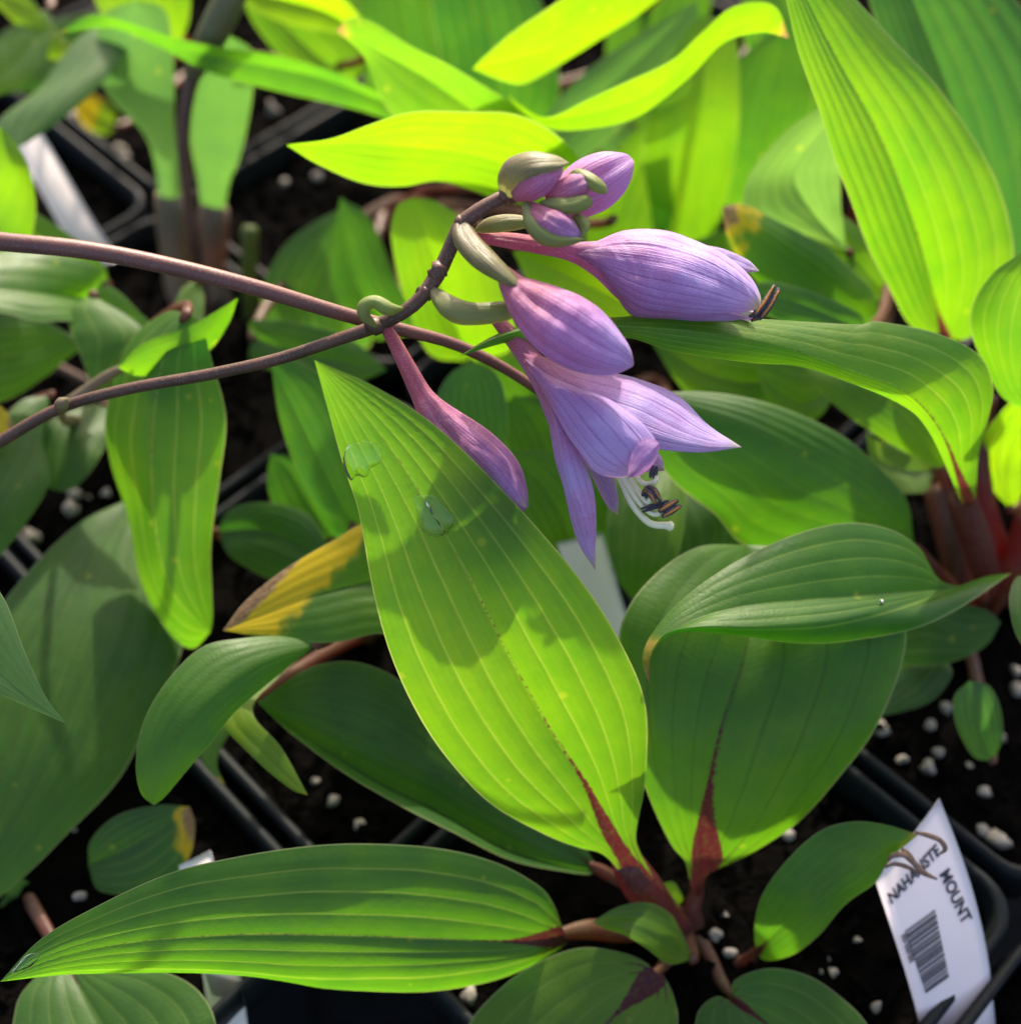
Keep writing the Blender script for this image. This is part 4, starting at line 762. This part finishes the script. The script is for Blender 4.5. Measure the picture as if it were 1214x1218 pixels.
while t < 1:
    wd = rr.choice([.014, .014, .026, .04]); x0, y0 = 1076 + t * 24, 1108 + t * 72
    x1, y1 = 1112 + t * 16, 1082 + t * 78; s = t + wd; X0, Y0 = 1076 + s * 24, 1108 + s * 72; X1, Y1 = 1112 + s * 16, 1082 + s * 78
    k = len(bars); nn = 6
    for i in range(nn + 1):
        q = i / nn; bars += [(x0 + (x1 - x0) * q, y0 + (y1 - y0) * q), (X0 + (X1 - X0) * q, Y0 + (Y1 - Y0) * q)]
    fb += [(k + 2 * i, k + 2 * i + 1, k + 2 * i + 3, k + 2 * i + 2) for i in range(nn)]; t = s + rr.choice([.014, .014, .024])
print_on(T1, t1o, bars, fb, 'barcode')
text_on(T1, t1o, '||||::|||||:||||', (1073, 1112), (.30, .92), (.80, -.55), 9, 'printed_marks')
T2, t2o = tag_obj([(212, 1030), (228, 1080), (238, 1140), (246, 1200), (256, 1270)], [(250, 1012), (268, 1070), (280, 1130), (292, 1200), (300, 1270)], [.370, .366, .366, .368], [.372, .368, .368, .370], 'pale pink plant tag mostly hidden behind the long front leaf')
bars = []; fb = []
for i in range(13):
    x0, y0 = 244 + i * 3.2, 1158 + i * .8; k = len(bars); bars += [(x0, y0), (x0 + 1.6, y0), (x0 + 9.6, y0 + 26), (x0 + 8, y0 + 26)]; fb.append((k, k + 1, k + 2, k + 3))
print_on(T2, t2o, bars, fb, 'barcode')
T3, t3o = tag_obj([(14, 170), (46, 224), (80, 284), (108, 322)], [(46, 152), (78, 206), (112, 264), (142, 308)], [.50, .50, .51], [.505, .505, .515], 'blurred grey-white plant tag leaning across the bare black pot rims')
T4, t4o = tag_obj([(662, 646), (680, 700), (698, 750), (712, 806)], [(716, 634), (732, 690), (748, 740), (764, 794)], [.41, .415, .42], [.412, .417, .422], 'grey-white plant tag in shade beneath the open flower')
# dried curled strips at the tip of the leaf over the tag
cl, co = LEAVES['curl']
for pts, r in (([(1088, 990, .343), (1104, 994, .341), (1118, 1000, .341), (1124, 1010, .342), (1118, 1016, .343)], .0007), ([(1056, 1024, .345), (1062, 1018, .343), (1075, 1017, .342), (1086, 1026, .342), (1098, 1038, .343), (1114, 1046, .344)], .0008),
               ([(1052, 1032, .345), (1064, 1028, .343), (1080, 1032, .343), (1094, 1040, .343)], .0006), ([(1072, 1010, .344), (1080, 1016, .342), (1090, 1028, .342)], .0007)):
    v, f, uv, _ = tube([P(*q) for q in pts], [r * .6] + [r] * (len(pts) - 2) + [r * .4], 8, .6); mesh_obj('dried_tip', v, f, M_DRY, cl, origin=co)

# ------------------------------------------------------------------ water drops on the leaves
def drop(lname, outline, h, label):
    lo, lor = LEAVES[lname]; bv = BVHTree.FromPolygons([Vector(v.co) for v in lo.data.vertices], [p.vertices[:] for p in lo.data.polygons]); oc = Vector(CAM - lor)
    ol = catmull([np.array([x, y, 0.]) for x, y in outline] + [np.array([*outline[0], 0.])], 41)[:-1, :2]; c = ol.mean(0)
    rings = [1., .97, .9, .75, .55, .3]; V = []
    hits = []
    for r in rings:
        for q in ol:
            x, y = c + (q - c) * r; k = Vector(P(x, y, 1.) - CAM).normalized(); hh = bv.ray_cast(oc, k)
            p_, n_ = (hh[0], hh[1]) if hh[0] else (oc + k * .3, -k)
            if n_.dot(k) > 0: n_ = -n_
            V.append((np.array(p_), np.array(n_), r))
    nr = len(ol); top = [p + n * (.00015 + h * math.sqrt(max(0, 1 - r**2.2))) for p, n, r in V]; bot = [p + n * .00012 for p, n, r in V]
    ct = np.mean([p for p in top[-nr:]], 0); cb = np.mean(bot[-nr:], 0); f = grid_faces(len(rings), nr, True); k = len(top)
    F_ = f + [tuple(k + i for i in q)[::-1] for q in f]; a = (len(rings) - 1) * nr
    V2 = top + bot + [ct, cb]
    for i in range(nr):
        j = (i + 1) % nr; F_ += [(a + i, a + j, 2 * k), (k + a + j, k + a + i, 2 * k + 1), (j, i, k + i, k + j)]
    org = np.array(cb); o = mesh_obj('water_drop', np.array(V2) + lor, F_, M_WATER, None, origin=org + lor); o.location = org + lor; o['label'] = label; o['category'] = 'water drop'; o['group'] = 'water drops on hosta leaves'
drop('main', [(408, 545), (414, 530), (434, 524), (452, 532), (454, 548), (440, 558), (436, 568), (424, 566), (418, 572), (410, 560)], .0011, 'flat water drop near the pointed tip of the broad leaf')
drop('main', [(490, 592), (500, 588), (518, 590), (526, 600), (540, 616), (534, 632), (518, 639), (503, 632), (500, 618), (494, 604)], .0012, 'larger water drop with bright glint lower on the broad leaf')
drop('front', [(12, 1158), (22, 1146), (34, 1135), (48, 1134), (40, 1147), (26, 1154)], .0007, 'water smear on the tip of the long front leaf')
drop('fold', [(1043, 716), (1047, 713), (1050, 717), (1046, 720)], .0008, 'tiny bead of water on the folded leaf')
